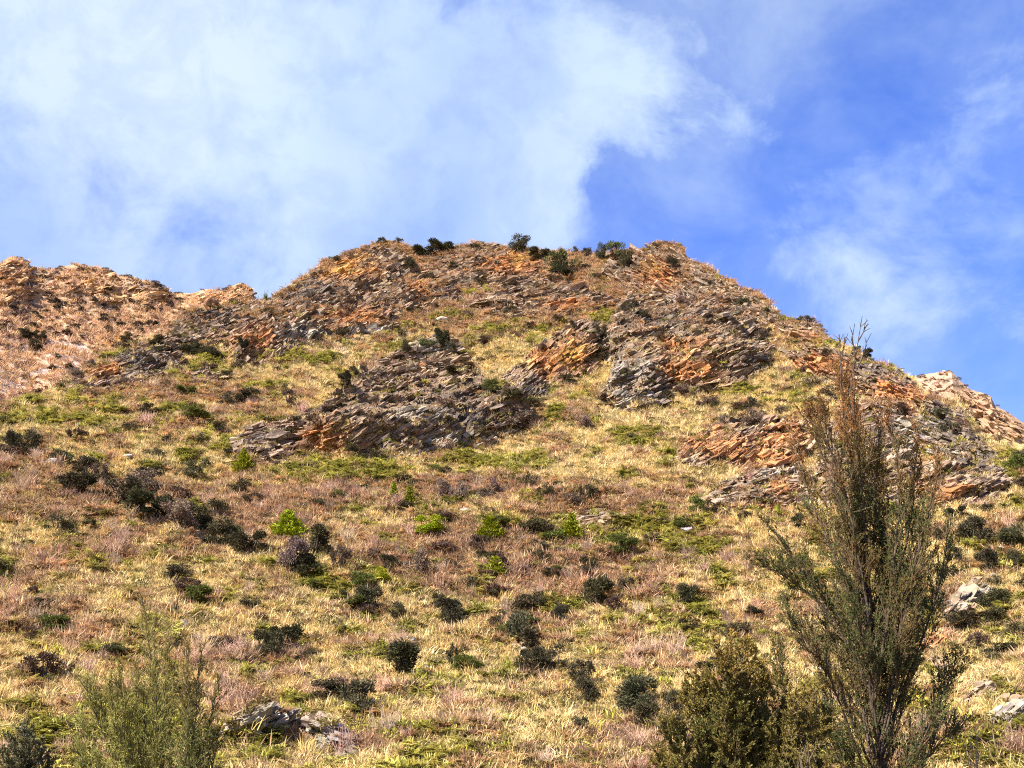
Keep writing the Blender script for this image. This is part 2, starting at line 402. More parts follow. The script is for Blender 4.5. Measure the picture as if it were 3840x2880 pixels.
def rock_tint(u, v, jit=0.0, seed=90):
    al, ac = u * .88 - v * .47, u * .47 + v * .88          # along and across the beds
    n = fbm(al / 70.0, ac / 15.0, oct=4, seed=seed)
    n2 = fbm(al / 34.0, ac / 7.0, oct=3, seed=seed + 5)
    uu = u + 18 * n; vv = v + 12 * n2
    c = np.broadcast_to(GREYB, u.shape + (3,)).copy()
    c *= (1 + 0.55 * n2)[..., None]
    def blend(c, m, col): return c * (1 - m[..., None]) + m[..., None] * col
    c = blend(c, np.clip(0.22 * sstep(n, .1, .45), 0, 1), ORG * .8)
    c = blend(c, np.clip(0.22 * sstep(-n, .1, .45), 0, 1), PAL * .75)
    c = blend(c, np.clip(1.1 * blobsum(uu, vv, DARKR_SHADE) * (0.75 + n2), 0, .9), DRK)
    c = blend(c, np.clip(1.25 * blobsum(uu, vv, ORANGE) * (0.8 + n2), 0, .95), ORG)
    c = blend(c, np.clip(1.0 * blobsum(uu, vv, YELLOW) * (0.8 + n), 0, .9), YEL)
    c = blend(c, np.clip(1.2 * blobsum(uu, vv, PALE) * (0.75 + n2), 0, .92), PAL)
    return np.clip(c, .02, .8)


# ------------------------------------------------------------------ mesh helpers
def mesh_from(name, verts, faces, smooth=False, colors=None, cname='tint'):
    """faces: (n,k) array or list"""
    me = bpy.data.meshes.new(name)
    v = np.asarray(verts, np.float32); f = np.asarray(faces, np.int32)
    me.vertices.add(len(v)); me.vertices.foreach_set('co', v.ravel())
    k = f.shape[1]
    me.loops.add(f.size); me.loops.foreach_set('vertex_index', f.ravel())
    me.polygons.add(len(f))
    me.polygons.foreach_set('loop_start', np.arange(0, f.size, k, dtype=np.int32))
    me.polygons.foreach_set('use_smooth', np.full(len(f), smooth))
    me.update(calc_edges=True)
    if colors is not None:
        a = me.color_attributes.new(cname, 'FLOAT_COLOR', 'POINT')
        c = np.ones((len(v), 4), np.float32); c[:, :3] = colors
        a.data.foreach_set('color', c.ravel())
    return me


def link(name, me, mat=None, parent=None):
    o = bpy.data.objects.new(name, me)
    COL.objects.link(o)
    if mat is not None and me is not None and not me.materials: me.materials.append(mat)
    if parent is not None: o.parent = parent
    return o


def tag(o, label=None, cat=None, group=None, kind=None):
    if label: o['label'] = label
    if cat: o['category'] = cat
    if group: o['group'] = group
    if kind: o['kind'] = kind
    return o


def thing(name, label, cat, loc, group=None):
    o = bpy.data.objects.new(name, None)
    o.empty_display_size = 0.3
    COL.objects.link(o)
    o.location = loc
    return tag(o, label, cat, group)


def grid_faces(nc, nr):
    i = np.arange(nc - 1)[:, None] * nr + np.arange(nr - 1)[None, :]
    return np.stack([i, i + nr, i + nr + 1, i + 1], -1).reshape(-1, 4)


# ------------------------------------------------------------------ materials
def mat_new(name, rough=0.9, spec=0.15):
    m = bpy.data.materials.new(name); m.use_nodes = True
    t = NT(m.node_tree); t.n.clear()
    p = t.add('ShaderNodeBsdfPrincipled')
    p.inputs['Roughness'].default_value = rough
    p.inputs['Specular IOR Level'].default_value = spec
    o = t.add('ShaderNodeOutputMaterial')
    t.l.new(p.outputs[0], o.inputs[0])
    return m, t, p


def attr(t, name, kind='GEOMETRY'):
    return t.add('ShaderNodeAttribute', attribute_name=name, attribute_type=kind).outputs['Color']


def bump(t, p, h, strength, dist):
    b = t.add('ShaderNodeBump'); b.inputs['Strength'].default_value = strength; b.inputs['Distance'].default_value = dist
    t.l.new(h, b.inputs['Height']); t.l.new(b.outputs[0], p.inputs['Normal'])


def make_ground_mat():
    m, t, p = mat_new('hillside', 0.95, 0.08)
    co = t.add('ShaderNodeTexCoord').outputs['Object']
    n1 = t.noise(co, 1.3, 6, .65); n2 = t.noise(co, 5.0, 4, .6)
    c = t.mix(t.smooth(n1, .35, .7), t.mix(1.0, attr(t, 'tint'), (.42, .40, .40), 'MULTIPLY'), attr(t, 'tint'))
    c = t.mix(t.smooth(n2, .3, .7, 0, .5), c, t.mix(1.0, c, (.55, .50, .45), 'MULTIPLY'))
    t.put(p.inputs['Base Color'], c)
    bump(t, p, t.math('ADD', n1, t.math('MULTIPLY', n2, .4)), 0.8, 0.5)
    return m


def make_rock_mat(per_object):
    m, t, p = mat_new('rock', 0.85, 0.2)
    base = t.add('ShaderNodeObjectInfo').outputs['Color'] if per_object else attr(t, 'tint')
    g = t.add('ShaderNodeNewGeometry').outputs['Position']
    n1 = t.noise(g, 1.1, 6, .65); n2 = t.noise(g, 3.3, 5, .65)
    st = t.noise(t.vmath('MULTIPLY', g, (.5, .5, 5.0)), 1.0, 4, .6)
    c = t.mix(t.smooth(n1, .42, .68, 0, .55), base, t.mix(1.0, base, (.45, .38, .34), 'MULTIPLY'))
    c = t.mix(t.smooth(n2, .56, .72, 0, .55), c, (.44, .40, .33))
    c = t.mix(t.smooth(st, .55, .75, 0, .45), c, (.36, .17, .07))
    t.put(p.inputs['Base Color'], c)
    bump(t, p, t.math('ADD', n2, t.math('MULTIPLY', st, .6)), 0.9, 0.25)
    return m


def make_plant_mat(name, source, trans=0.25, rough=0.75, spec=0.08):
    """source: 'tint' geometry attribute, 'instance' attribute, or 'object' colour, times the leaf's own 'shade'"""
    m = bpy.data.materials.new(name); m.use_nodes = True
    t = NT(m.node_tree); t.n.clear()
    sh = attr(t, 'shade')
    if source == 'object': base = t.add('ShaderNodeObjectInfo').outputs['Color']
    elif source == 'instance': base = attr(t, 'tint', 'INSTANCER')
    else: base = attr(t, 'tint')
    c = t.mix(1.0, base, sh, 'MULTIPLY')
    p = t.add('ShaderNodeBsdfPrincipled'); p.inputs['Roughness'].default_value = rough; p.inputs['Specular IOR Level'].default_value = spec
    t.put(p.inputs['Base Color'], c)
    tr = t.add('ShaderNodeBsdfTranslucent'); t.put(tr.inputs['Color'], c)
    mx = t.add('ShaderNodeMixShader'); mx.inputs[0].default_value = trans
    t.l.new(p.outputs[0], mx.inputs[1]); t.l.new(tr.outputs[0], mx.inputs[2])
    o = t.add('ShaderNodeOutputMaterial'); t.l.new(mx.outputs[0], o.inputs[0])
    return m


M_GROUND = make_ground_mat()
M_ROCK = make_rock_mat(True)
M_ROCKV = make_rock_mat(False)
M_LEAF = make_plant_mat('leaves', 'object', .15)
M_TUFT = make_plant_mat('tufts', 'instance', .30)
M_FORE = make_plant_mat('tree_leaves', 'tint', .20)
m, t, p = mat_new('bark', .9, .15)
gp = t.add('ShaderNodeNewGeometry').outputs['Position']
t.put(p.inputs['Base Color'], t.mix(t.smooth(t.noise(gp, 9, 5, .6), .35, .65), (.030, .022, .015), (.105, .075, .052)))
M_BARK = m
m, t, p = mat_new('pale_twigs', .9, .15)
oi = t.add('ShaderNodeObjectInfo').outputs['Color']
t.put(p.inputs['Base Color'], t.mix(1.0, oi, attr(t, 'shade'), 'MULTIPLY'))
M_TWIG = m

# ------------------------------------------------------------------ the ground far around (one sheet to the horizon, below the hill's foot)
m, t, p = mat_new('valley_floor', .95, .08)
gp = t.add('ShaderNodeNewGeometry').outputs['Position']
c = t.mix(t.smooth(t.noise(gp, .05, 6, .6), .4, .62), (.20, .16, .06), (.36, .27, .11))
t.put(p.inputs['Base Color'], t.mix(t.smooth(t.noise(gp, 1.2, 5, .7), .35, .7, 0, .7), c, (.10, .11, .035)))
gx, gy = np.meshgrid(np.linspace(-4000, 4000, 41), np.linspace(-4000, 4000, 41), indexing='ij')
gv = np.stack([gx, gy, np.full(gx.shape, -.35)], -1).reshape(-1, 3)
tag(link('ground', mesh_from('ground', gv, grid_faces(41, 41)), m), kind='structure')

# ------------------------------------------------------------------ the hill
AZ = np.concatenate([np.linspace(R(-70), R(-28.2), 36), np.linspace(R(-28), R(28), 900), np.linspace(R(28.2), R(70), 36)])
aR, tR = polar_line(RIDGE_MAIN)
te_c = np.interp(AZ, aR, tR)
rg = np.linspace(50, 300, 4000)
tg = (base_profile(rg) - EYE) / rg
Dc = np.interp(te_c, tg, rg)
NB = 430
rows = []
rA = np.linspace(4, 56, 26)
for d in Dc:
    t0, t1 = (base_profile(56.5) - EYE) / 56.5, np.interp(d, rg, tg)
    f = np.linspace(0, 1, NB)
    rr = np.interp(t0 + (t1 - t0) * f, tg, rg)
    rC = d + np.array([.5, 1.2, 2, 3, 4.5, 7, 10, 15, 22, 32, 46, 66, 95, 130, 180])
    rows.append(np.concatenate([rA, rr, rC]))
RR = np.array(rows)
NCOL, NROW = RR.shape
SA, CA = np.sin(AZ)[:, None], np.cos(AZ)[:, None]
Dm = Dc[:, None]
Z = np.where(RR <= Dm, base_profile(RR), base_profile(Dm) - 0.45 * (RR - Dm) - 0.004 * (RR - Dm) ** 2)
Z = np.maximum(Z, -0.6)
X, Y = RR * SA, RR * CA
near = sstep(RR, 40, 70)
fade = np.clip((Dm - RR) / 28.0, 0, 1) * near
Z += 2.9 * fbm(X / 30, Y / 30, oct=3, seed=3) * fade + .55 * (1 - 2 * np.abs(fbm(X / 5.0, Y / 5.0, oct=2, seed=13))) * near * (.3 + .7 * fade) + 0.55 * fbm(X / 7.5, Y / 7.5, oct=3, seed=7) * near * (0.35 + .65 * fade) + 0.38 * fbm(X / 2.2, Y / 2.2, oct=3, seed=9) * near
PU, PV = project(X, Y, Z)
back = RR > Dm + .6
rockm = np.zeros(X.shape); bulge = np.zeros(X.shape); dipang = np.full(X.shape, 26.0)
wu = PU + 16 * fbm(PU / 45, PV / 30, oct=4, seed=21); wv = PV + 10 * fbm(PU / 40, PV / 28, oct=4, seed=22)
for (nm, poly, bl, dip, ns, lab) in OUTCROPS:
    if nm == 'far_outcrop': continue
    pa = np.array(poly)
    sel = (PU > pa[:, 0].min() - 40) & (PU < pa[:, 0].max() + 40) & (PV > pa[:, 1].min() - 40) & (PV < pa[:, 1].max() + 40)
    d = poly_dist(wu[sel], wv[sel], poly)
    mk = sstep(d, -6, 8)
    b = bl * sstep(d, -4, 34)
    rockm[sel] = np.maximum(rockm[sel], mk)
    bulge[sel] = np.maximum(bulge[sel], b)
    q = dipang[sel]; q[d > -6] = dip; dipang[sel] = q
# upper slopes are thinly covered broken rock as well
scat = sstep(fbm(X / 9, Y / 9, Z / 9, oct=4, seed=33), .05, .35) * sstep(PV, 790, 660) * .95
scat = np.maximum(scat, sstep(fbm(X / 5, Y / 5, Z / 5, oct=4, seed=35), .28, .45) * sstep(PV, 1150, 950) * .6)
rockm = np.maximum(rockm, scat)
# bedding: steps across the tilted layers
da = np.radians(dipang)
sb = -X * np.sin(da) + Z * np.cos(da) + 0.35 * Y * np.sin(da)
lb = X * np.cos(da) + Z * np.sin(da)
wob = 0.7 * fbm(X / 6, Y / 6, Z / 6, oct=3, seed=41)
def layers(th, seed):
    s = sb / th + wob
    i = np.floor(s); f = s - i
    j = np.floor(lb / (th * 4.5) + 7.31 * _h(i, i * 0, i * 0, seed + 3) + .4 * wob)
    return _h(i, j, i * 0, seed) * (1 - 0.55 * f)
step = 1.15 * layers(1.5, 1) + 0.55 * layers(0.62, 2)
crestf = np.clip((Dm - RR) / 10.0, .25, 1)
amp = rockm * (bulge * .9 * np.clip((Dm - RR) / 16, 0, 1) + (step - .6) * 1.0 * crestf)
amp[back] = 0
NX, NY, NZ = -.75 * SA, -.75 * CA, .55
X = X + amp * NX; Y = Y + amp * NY; Z = Z + amp * NZ
PU, PV = project(X, Y, Z)
tint = ground_tint(PU, PV)
rt = rock_tint(PU, PV)
rk = np.clip(rockm * 1.5 + .35 * fbm(X / 1.5, Y / 1.5, Z / 1.5, oct=3, seed=44) * (rockm > .05), 0, 1)[..., None]
tint = tint * (1 - rk) + rt * rk
HV = np.stack([X, Y, Z], -1)
hill = link('hill', mesh_from('hill', HV.reshape(-1, 3), grid_faces(NCOL, NROW)[:, ::-1], False, np.clip(tint, .02, .8).reshape(-1, 3)), M_GROUND)
tag(hill, kind='structure')

# view angle along each column, for finding what a sight line meets
RH = np.hypot(X, Y); TE = (Z - EYE) / RH
TM = np.maximum.accumulate(TE, axis=1)
VIS = TE >= np.concatenate([np.full((NCOL, 1), -9.0), TM[:, :-1]], axis=1)
COLAZ = AZ


def hit(u, v, drop=60):
    """the place on the hill that a point of the photograph shows, and its column and row"""
    for k in range(drop):
        x, y, z = ray(u, v + k)
        az = math.atan2(x, y); te = z / math.hypot(x, y)
        c = int(np.clip(np.searchsorted(COLAZ, az), 1, NCOL - 1))
        c = c if abs(COLAZ[c] - az) < abs(COLAZ[c - 1] - az) else c - 1
        row = int(np.searchsorted(TM[c], te))
        if 0 < row < NROW:
            f = (te - TM[c, row - 1]) / max(TM[c, row] - TM[c, row - 1], 1e-9)
            a, b = HV[c, row - 1], HV[c, row]
            if not VIS[c, row - 1]: a = b
            q = a + (b - a) * np.clip(f, 0, 1)
            rr = math.hypot(q[0], q[1])
            return np.array([rr * math.sin(az), rr * math.cos(az), q[2]]), c, row
    return None


# ------------------------------------------------------------------ far ridges
def far_ridge(name, ridge, a0, a1, na, r0, t0, Dfun, nr, colf, rough):
    az = np.linspace(R(a0), R(a1), na)
    a, te = polar_line(ridge)
    tc_ = np.interp(az, a, te)
    D = Dfun(az)
    zc = D * tc_ + EYE
    z0 = r0 * t0
    f = np.linspace(0, 1, nr)
    rr = r0 + (D[:, None] - r0) * f[None, :]
    zz = z0 + (zc[:, None] - z0) * f ** 1.12
    rb = D[:, None] + np.array([1.5, 4, 9, 18, 40, 80, 140])[None, :]
    zb = zc[:, None] - .6 * (rb - D[:, None])
    pre = np.array([[r0 * .75, r0 * .9]]).repeat(na, 0)
    rr = np.concatenate([pre, rr, rb], 1); zz = np.concatenate([np.full((na, 1), -5.0), np.full((na, 1), z0 * .5), zz, zb], 1)
    x, y = rr * np.sin(az)[:, None], rr * np.cos(az)[:, None]
    fd = np.clip((D[:, None] - rr) / 12, .15, 1)
    u, v = project(x, y, zz)
    rm = rough(u, v)
    zz = zz + 3.0 * fbm(x / 40, y / 40, oct=3, seed=81) * np.clip((D[:, None] - rr) / 60, 0, 1)
    da = R(24)
    s = (-x * math.sin(da) + zz * math.cos(da)) / 2.0 + fbm(x / 12, y / 12, zz / 12, oct=3, seed=83)
    i = np.floor(s)
    j = np.floor((x * math.cos(da) + zz * math.sin(da)) / 4.5 + 9 * _h(i, i * 0, i * 0, 5))
    amp = rm * (1.9 * _h(i, j, i * 0, 8) * (1.3 - .7 * (s - i)) + 2.5 * fbm(x / 5, y / 5, zz / 5, oct=3, seed=85)) * fd + (1 - rm) * .9 * fbm(x / 4, y / 4, zz / 4, oct=3, seed=86) * fd
    x = x - .8 * amp * np.sin(az)[:, None]; y = y - .8 * amp * np.cos(az)[:, None]; zz = zz + .4 * amp
    u, v = project(x, y, zz)
    c = colf(u, v, x, y, zz, rm)
    o = link(name, mesh_from(name, np.stack([x, y, zz], -1).reshape(-1, 3), grid_faces(na, rr.shape[1])[:, ::-1], False, np.clip(c, .02, .8).reshape(-1, 3)), M_ROCKV)
    tag(o, kind='structure')
    te_ = (zz - EYE) / np.hypot(x, y)
    tm = np.maximum.accumulate(te_, 1)
    vis = te_ >= np.concatenate([np.full((na, 1), -9.0), tm[:, :-1]], 1)
    return np.stack([x, y, zz], -1), u, v, vis, rm, az, tm


def hit_far(G, u, v):
    x, y, z = ray(u, v)
    a = math.atan2(x, y); te = z / math.hypot(x, y)
    c = int(np.argmin(np.abs(G[5] - a)))
    row = int(np.searchsorted(G[6][c], te))
    if row <= 0 or row >= G[6].shape[1] - 8: return None
    return G[0][c, row]


def left_rough(u, v):
    n = fbm(u / 60, v / 40, oct=3, seed=95)
    return sstep(v, 690, 640) * (.55 + .45 * sstep(n, -.3, .1))


def left_col(u, v, x, y, z, rm):
    n = fbm(x / 10, y / 10, z / 10, oct=4, seed=97); n2 = fbm(x / 3, y / 3, z / 3, oct=3, seed=98)
    c = np.broadcast_to(C_(.48, .29, .17), u.shape + (3,)).copy()
    def bl(c, m, k): return c * (1 - m[..., None]) + m[..., None] * np.array(k)
    c = bl(c, sstep(v, 705, 770), (.52, .39, .32))
    c = bl(c, rm * .75, (.38, .24, .12))
    c = bl(c, .5 * sstep(n, .05, .4), (.58, .36, .11))
    c = bl(c, .6 * sstep(-n, .1, .4) * rm, (.22, .16, .12))
    c = bl(c, np.clip(1.2 * blobsum(u, v, [(240, 735, 40, 22)]), 0, .9), (.55, .26, .05))
    c = bl(c, np.clip(1.2 * blobsum(u, v, [(222, 758, 30, 9)]), 0, .9), (.36, .33, .03))
    c = bl(c, .75 * sstep(n2, .10, .38), (.13, .08, .055))
    return c


def right_col(u, v, x, y, z, rm):
    n = fbm(x / 8, y / 8, z / 8, oct=4, seed=107); n2 = fbm(x / 3, y / 3, z / 3, oct=3, seed=108)
    c = np.broadcast_to(C_(.36, .225, .13), u.shape + (3,)).copy()
    def bl(c, m, k): return c * (1 - m[..., None]) + m[..., None] * np.array(k)
    c = bl(c, .7 * sstep(v, 860, 820), (.40, .27, .19))
    c = bl(c, sstep(v, 930, 960) * .8, (.50, .36, .13))
    c = bl(c, .5 * sstep(n, .05, .4), (.34, .20, .10))
    c = bl(c, .5 * sstep(n2, .2, .45), (.16, .11, .07))
    return c


FL = far_ridge('far_ridge', RIDGE_LEFT, -36, -8, 460, 250, .17, lambda a: 390 + 20 * np.sin(a * 14), 300, left_col, left_rough)
FR = far_ridge('far_ridge', RIDGE_RIGHT, 12, 40, 420, 215, .15, lambda a: 300 + 0 * a, 300, right_col, lambda u, v: sstep(v, 975, 930) * .9)


# ------------------------------------------------------------------ slabs of the outcrops
def unit(a):
    a = np.asarray(a, float); return a / np.linalg.norm(a, axis=-1, keepdims=True)


def slab_mesh(seed):
    r = np.random.default_rng(seed)
    nx, ny, nz = 5, 3, 3
    idx = {}; vs = []; fs = []
    def vid(i, j, k):
        if (i, j, k) not in idx:
            idx[(i, j, k)] = len(vs); vs.append((i / (nx - 1) - .5, j / (ny - 1) - .5, k / (nz - 1) - .5))
        return idx[(i, j, k)]
    for i in range(nx - 1):
        for j in range(ny - 1):
            fs.append((vid(i, j, 0), vid(i, j + 1, 0), vid(i + 1, j + 1, 0), vid(i + 1, j, 0)))
            fs.append((vid(i, j, nz - 1), vid(i + 1, j, nz - 1), vid(i + 1, j + 1, nz - 1), vid(i, j + 1, nz - 1)))
    for i in range(nx - 1):
        for k in range(nz - 1):
            fs.append((vid(i, 0, k), vid(i + 1, 0, k), vid(i + 1, 0, k + 1), vid(i, 0, k + 1)))
            fs.append((vid(i, ny - 1, k), vid(i, ny - 1, k + 1), vid(i + 1, ny - 1, k + 1), vid(i + 1, ny - 1, k)))
    for j in range(ny - 1):
        for k in range(nz - 1):
            fs.append((vid(0, j, k), vid(0, j, k + 1), vid(0, j + 1, k + 1), vid(0, j + 1, k)))
            fs.append((vid(nx - 1, j, k), vid(nx - 1, j + 1, k), vid(nx - 1, j + 1, k + 1), vid(nx - 1, j, k + 1)))
    v = np.array(vs)
    x = v[:, 0].copy()
    ta, tb = r.uniform(.6, 1), r.uniform(.7, 1)
    tap = np.where(x < 0, 1 - (1 - ta) * (-2 * x) ** 1.5, 1 - (1 - tb) * (2 * x) ** 1.5)
    v[:, 2] *= tap; v[:, 1] *= (.6 + .4 * tap)
    v[:, 2] += .25 * np.sin(x * r.uniform(2, 5) + r.uniform(0, 6)) * r.uniform(0, 1)
    v += r.normal(0, 1, v.shape) * np.array([.05, .09, .10])
    return mesh_from('slab', v, fs)


def rock_mesh(seed):
    import bmesh
    bm = bmesh.new(); bmesh.ops.create_icosphere(bm, subdivisions=3, radius=.5)
    r = np.random.default_rng(seed)
    v = np.array([x.co for x in bm.verts])
    for _ in range(9):
        n = unit(r.normal(size=3)); d = r.uniform(.22, .40)
        h = v @ n - d
        v = v - np.clip(h, 0, None)[:, None] * n
    v += (.03 * fbm(v[:, 0] * 5, v[:, 1] * 5, v[:, 2] * 5, oct=2, seed=seed))[:, None] * unit(v)
    f = [[x.index for x in p.verts] for p in bm.faces]
    bm.free()
    return mesh_from('boulder', v, f)


SLABS = [slab_mesh(100 + i) for i in range(10)]
for me in SLABS: me.materials.append(M_ROCK)
ROCKS = [rock_mesh(200 + i) for i in range(7)]
for me in ROCKS: me.materials.append(M_ROCK)
PXM = TANH / 1106.0
BOX8 = np.array([(x, y, z) for x in (-.5, .5) for y in (-.5, .5) for z in (-.5, .5)])
BOXF = np.array([(0, 1, 3, 2), (4, 6, 7, 5), (0, 4, 5, 1), (2, 3, 7, 6), (0, 2, 6, 4), (1, 5, 7, 3)])
AZ_LAB = []

for oi_, (nm, poly, bl, dip, ns, lab) in enumerate(OUTCROPS):
    pa = np.array(poly, float)
    lo, hi = pa.min(0), pa.max(0)
    pts = []
    while len(pts) < ns * 1:
        q = rng.uniform(lo, hi, (ns * 4, 2))
        q = q[in_poly(q[:, 0], q[:, 1], poly)]
        pts.extend(q[:ns - len(pts)].tolist())
    pts = np.array(pts)
    tc_ = rock_tint(pts[:, 0], pts[:, 1], seed=90)
    far = nm == 'far_outcrop'
    G = FL if pa[:, 0].mean() < 1000 else FR
    if far:
        tc_ = (np.array([.47, .29, .145]) if G is FL else np.array([.40, .25, .145])) * (1 + .35 * fbm(pts[:, 0] / 30, pts[:, 1] / 20, oct=3, seed=33)[:, None])
        tc_[rng.random(len(tc_)) < (.18 if G is FL else .06)] *= .55
        base = hit_far(G, *pa.mean(0))
    else:
        cen = hit(*pa.mean(0))
        if cen is None: continue
        base = cen[0]
    root = thing('rock_outcrop', lab, 'rock outcrop', base, 'rock outcrops on the hillside')
    for k, (u, v) in enumerate(pts):
        h = hit_far(G, u, v) if far else hit(u, v)
        if h is None: continue
        p, c, row = (h, int(np.argmin(np.abs(COLAZ - math.atan2(h[0], h[1])))), 0) if far else h
        dist = math.hypot(p[0], p[1])
        if not far and RR[c, min(row, NROW - 1)] > Dc[c] - 1.0: continue
        m1 = PXM * dist * 1.08
        near_ = 1.0 if v < 1200 else 1.25
        L = min(rng.lognormal(math.log(17 if far else 27), .42), 62) * m1 * near_
        T = L * rng.uniform(.08, .19)
        W = L * rng.uniform(.35, .7)
        a = R(dip + rng.normal(0, 5.5))
        lv = unit((math.cos(a), rng.normal(.1, .12), math.sin(a)))
        wv_ = unit(np.cross((-math.sin(a), -.30, math.cos(a) * .9), lv) + rng.normal(0, .07, 3))
        wv_ = unit(wv_ - lv * (wv_ @ lv)); nv = np.cross(lv, wv_)
        if nv[2] < 0: wv_ = -wv_; nv = np.cross(lv, wv_)
        o = bpy.data.objects.new('slab', SLABS[int(rng.integers(len(SLABS)))])
        COL.objects.link(o); o.parent = root
        off = np.array([-math.sin(COLAZ[c]), -math.cos(COLAZ[c]), .25]) * (T * rng.uniform(-.5, .3) - .28 * W)
        o.location = p + off - base
        o.rotation_mode = 'QUATERNION'
        o.rotation_quaternion = Matrix(np.stack([lv, wv_, nv], 1).tolist()).to_quaternion()
        o.scale = (L, W, T)
        cc = tc_[k] * rng.uniform(.62, 1.35) * np.array([1, rng.uniform(.92, 1.05), rng.uniform(.85, 1.1)])
        o.color = (*np.clip(cc, .02, .75), 1)

    # the small chips between the slabs, too many to pick apart
    if far: continue
    nch = ns * 3
    q = rng.uniform(lo - 6, hi + 6, (nch * 3, 2)); q = q[poly_dist(q[:, 0], q[:, 1], poly) > -6][:nch]
    qc = rock_tint(q[:, 0], q[:, 1], seed=190)
    CV = []; CC = []
    for k, (u, v) in enumerate(q):
        h = hit(u, v)
        if h is None: continue
        p, c, row = h
        if RR[c, min(row, NROW - 1)] > Dc[c] - .6: continue
        dist = math.hypot(p[0], p[1]); L = min(rng.lognormal(math.log(10), .45), 24) * PXM * dist * (1 if dist > 95 else .8)
        a = R(dip + rng.normal(0, 8))
        lv = np.array([math.cos(a), rng.normal(.1, .18), math.sin(a)]); lv /= np.linalg.norm(lv)
        nv = np.array([-math.sin(a), -.35, math.cos(a)]) + rng.normal(0, .10, 3); nv -= lv * (nv @ lv); nv /= np.linalg.norm(nv)
        wv_ = np.cross(nv, lv)
        b8 = BOX8 + rng.normal(0, .09, (8, 3))
        CV.append(p + (b8 * np.array([L, L * rng.uniform(.5, .9), L * rng.uniform(.16, .45)])) @ np.stack([lv, wv_, nv]) - base)
        CC.append(np.repeat(np.clip(qc[k] * rng.uniform(.6, 1.4), .02, .75)[None], 8, 0))
    if CV:
        cf = (BOXF[None] + 8 * np.arange(len(CV))[:, None, None]).reshape(-1, 4)
        tag(link('rock_chips', mesh_from('rock_chips', np.concatenate(CV), cf, False, np.concatenate(CC)), M_ROCKV, root), kind='stuff')

# ------------------------------------------------------------------ loose boulders
BOULDERS = [
    (920, 1446, 30, 20, (.62, .60, .60), 'white boulder touching the right side of the round dark bush'),
    (947, 1440, 24, 17, (.46, .43, .42), 'grey boulder a step right of the white boulder by the round dark bush'),
    (893, 1402, 22, 26, (.50, .48, .42), 'upright grey stone above the round dark bush'),
    (878, 1384, 26, 14, (.52, .48, .38), 'flat cream stone uphill of the upright grey stone'),
    (1007, 1106, 24, 14, (.55, .50, .45), 'pale stone in mauve brush below the reddish heath shrubs'),
    (1211, 1132, 26, 18, (.58, .57, .52), 'pale rock leaning beside the narrow right-hand conifer'),
    (958, 697, 30, 13, (.58, .52, .40), 'pale block lying on the green grass ledge under the summit'),
    (1136, 1408, 22, 14, (.60, .60, .58), 'small white stone wedged between the two big dark bushes'),
    (1073, 1280, 30, 15, (.50, .46, .42), 'low grey stone under brown scrub below the small bright conifer'),
    (118, 1004, 34, 16, (.56, .52, .50), 'whitish boulder among the dark shrubs of the upper left edge'),
    (92, 993, 20, 12, (.55, .38, .26), 'tan boulder beside the whitish boulder of the upper left edge'),
    (272, 990, 24, 12, (.55, .50, .46), 'lone pale stone high in the left grass'),
    (198, 1156, 20, 8, (.58, .56, .54), 'small pale stone under the tiny dark bush on the left slope'),
    (508, 1455, 22, 9, (.66, .62, .58), 'flat white stone in grass left of the two-part dark bush'),
    (500, 1530, 16, 12, (.64, .62, .60), 'white stone just above the pale flaky rock'),
    (285, 1494, 16, 8, (.66, .64, .60), 'tiny white stone left of the thin broom top'),
    (25, 1460, 22, 9, (.60, .58, .55), 'white stone in the pale grass by the left edge'),
    (866, 1464 + 130, 26, 10, (.52, .50, .46), 'grey slab stone low in the golden slope'),
    (1258, 1590, 24, 9, (.48, .44, .36), 'flat stone at the foot of the small dark bush low on the slope'),
    (1776, 1452, 26, 12, (.60, .58, .56), 'white stone seen between the tall tree and its bushy neighbour'),
    (1775, 1328, 30, 9, (.50, .46, .38), 'flat stone in grass left of the tall tree'),
    (1490, 1150, 34, 20, (.44, .37, .34), 'rounded mauve stone under the right-hand scree'),
    (1462, 1333 + 20, 20, 8, (.48, .44, .36), 'flat straw coloured stone right of the paired dark shrubs'),
    (785, 718, 26, 14, (.56, .50, .44), 'pale leaning stone at the left end of the grass ledge'),
    (2010, 1400, 18, 12, (.56, .50, .46), 'small pink stone on the bank behind the tall tree'),
    (2166, 1186, 16, 9, (.56, .52, .46), 'small pale stone between two bushes at the right edge'),
    (420, 1380, 26, 12, (.40, .34, .34), 'purplish stone below the spiky bush left of the broom top'),
    (395, 1352, 34, 18, (.34, .27, .28), 'dark mauve stone directly under the spiky bush'),
    (20, 1652, 20, 12, (.52, .47, .46), 'grey stone in ferns at the bottom left corner'),
]
for (u, v, wp, hp, c, lab) in BOULDERS:
    h = hit(u, v)
    if h is None: continue
    p = h[0]; d = math.hypot(p[0], p[1]) * 1.06 * PXM
    o = link('boulder', ROCKS[int(rng.integers(len(ROCKS)))])
    o.location = p + np.array([0, 0, hp * d * .25])
    o.scale = (wp * d * 1.25, wp * d * 1.0, hp * d * 1.4)
    o.rotation_euler = (rng.uniform(-.25, .25), rng.uniform(-.25, .25), rng.uniform(-.7, .7))
    o.color = (*(np.array(c) * .72), 1)
    tag(o, lab, 'boulder', 'loose stones on the slope')


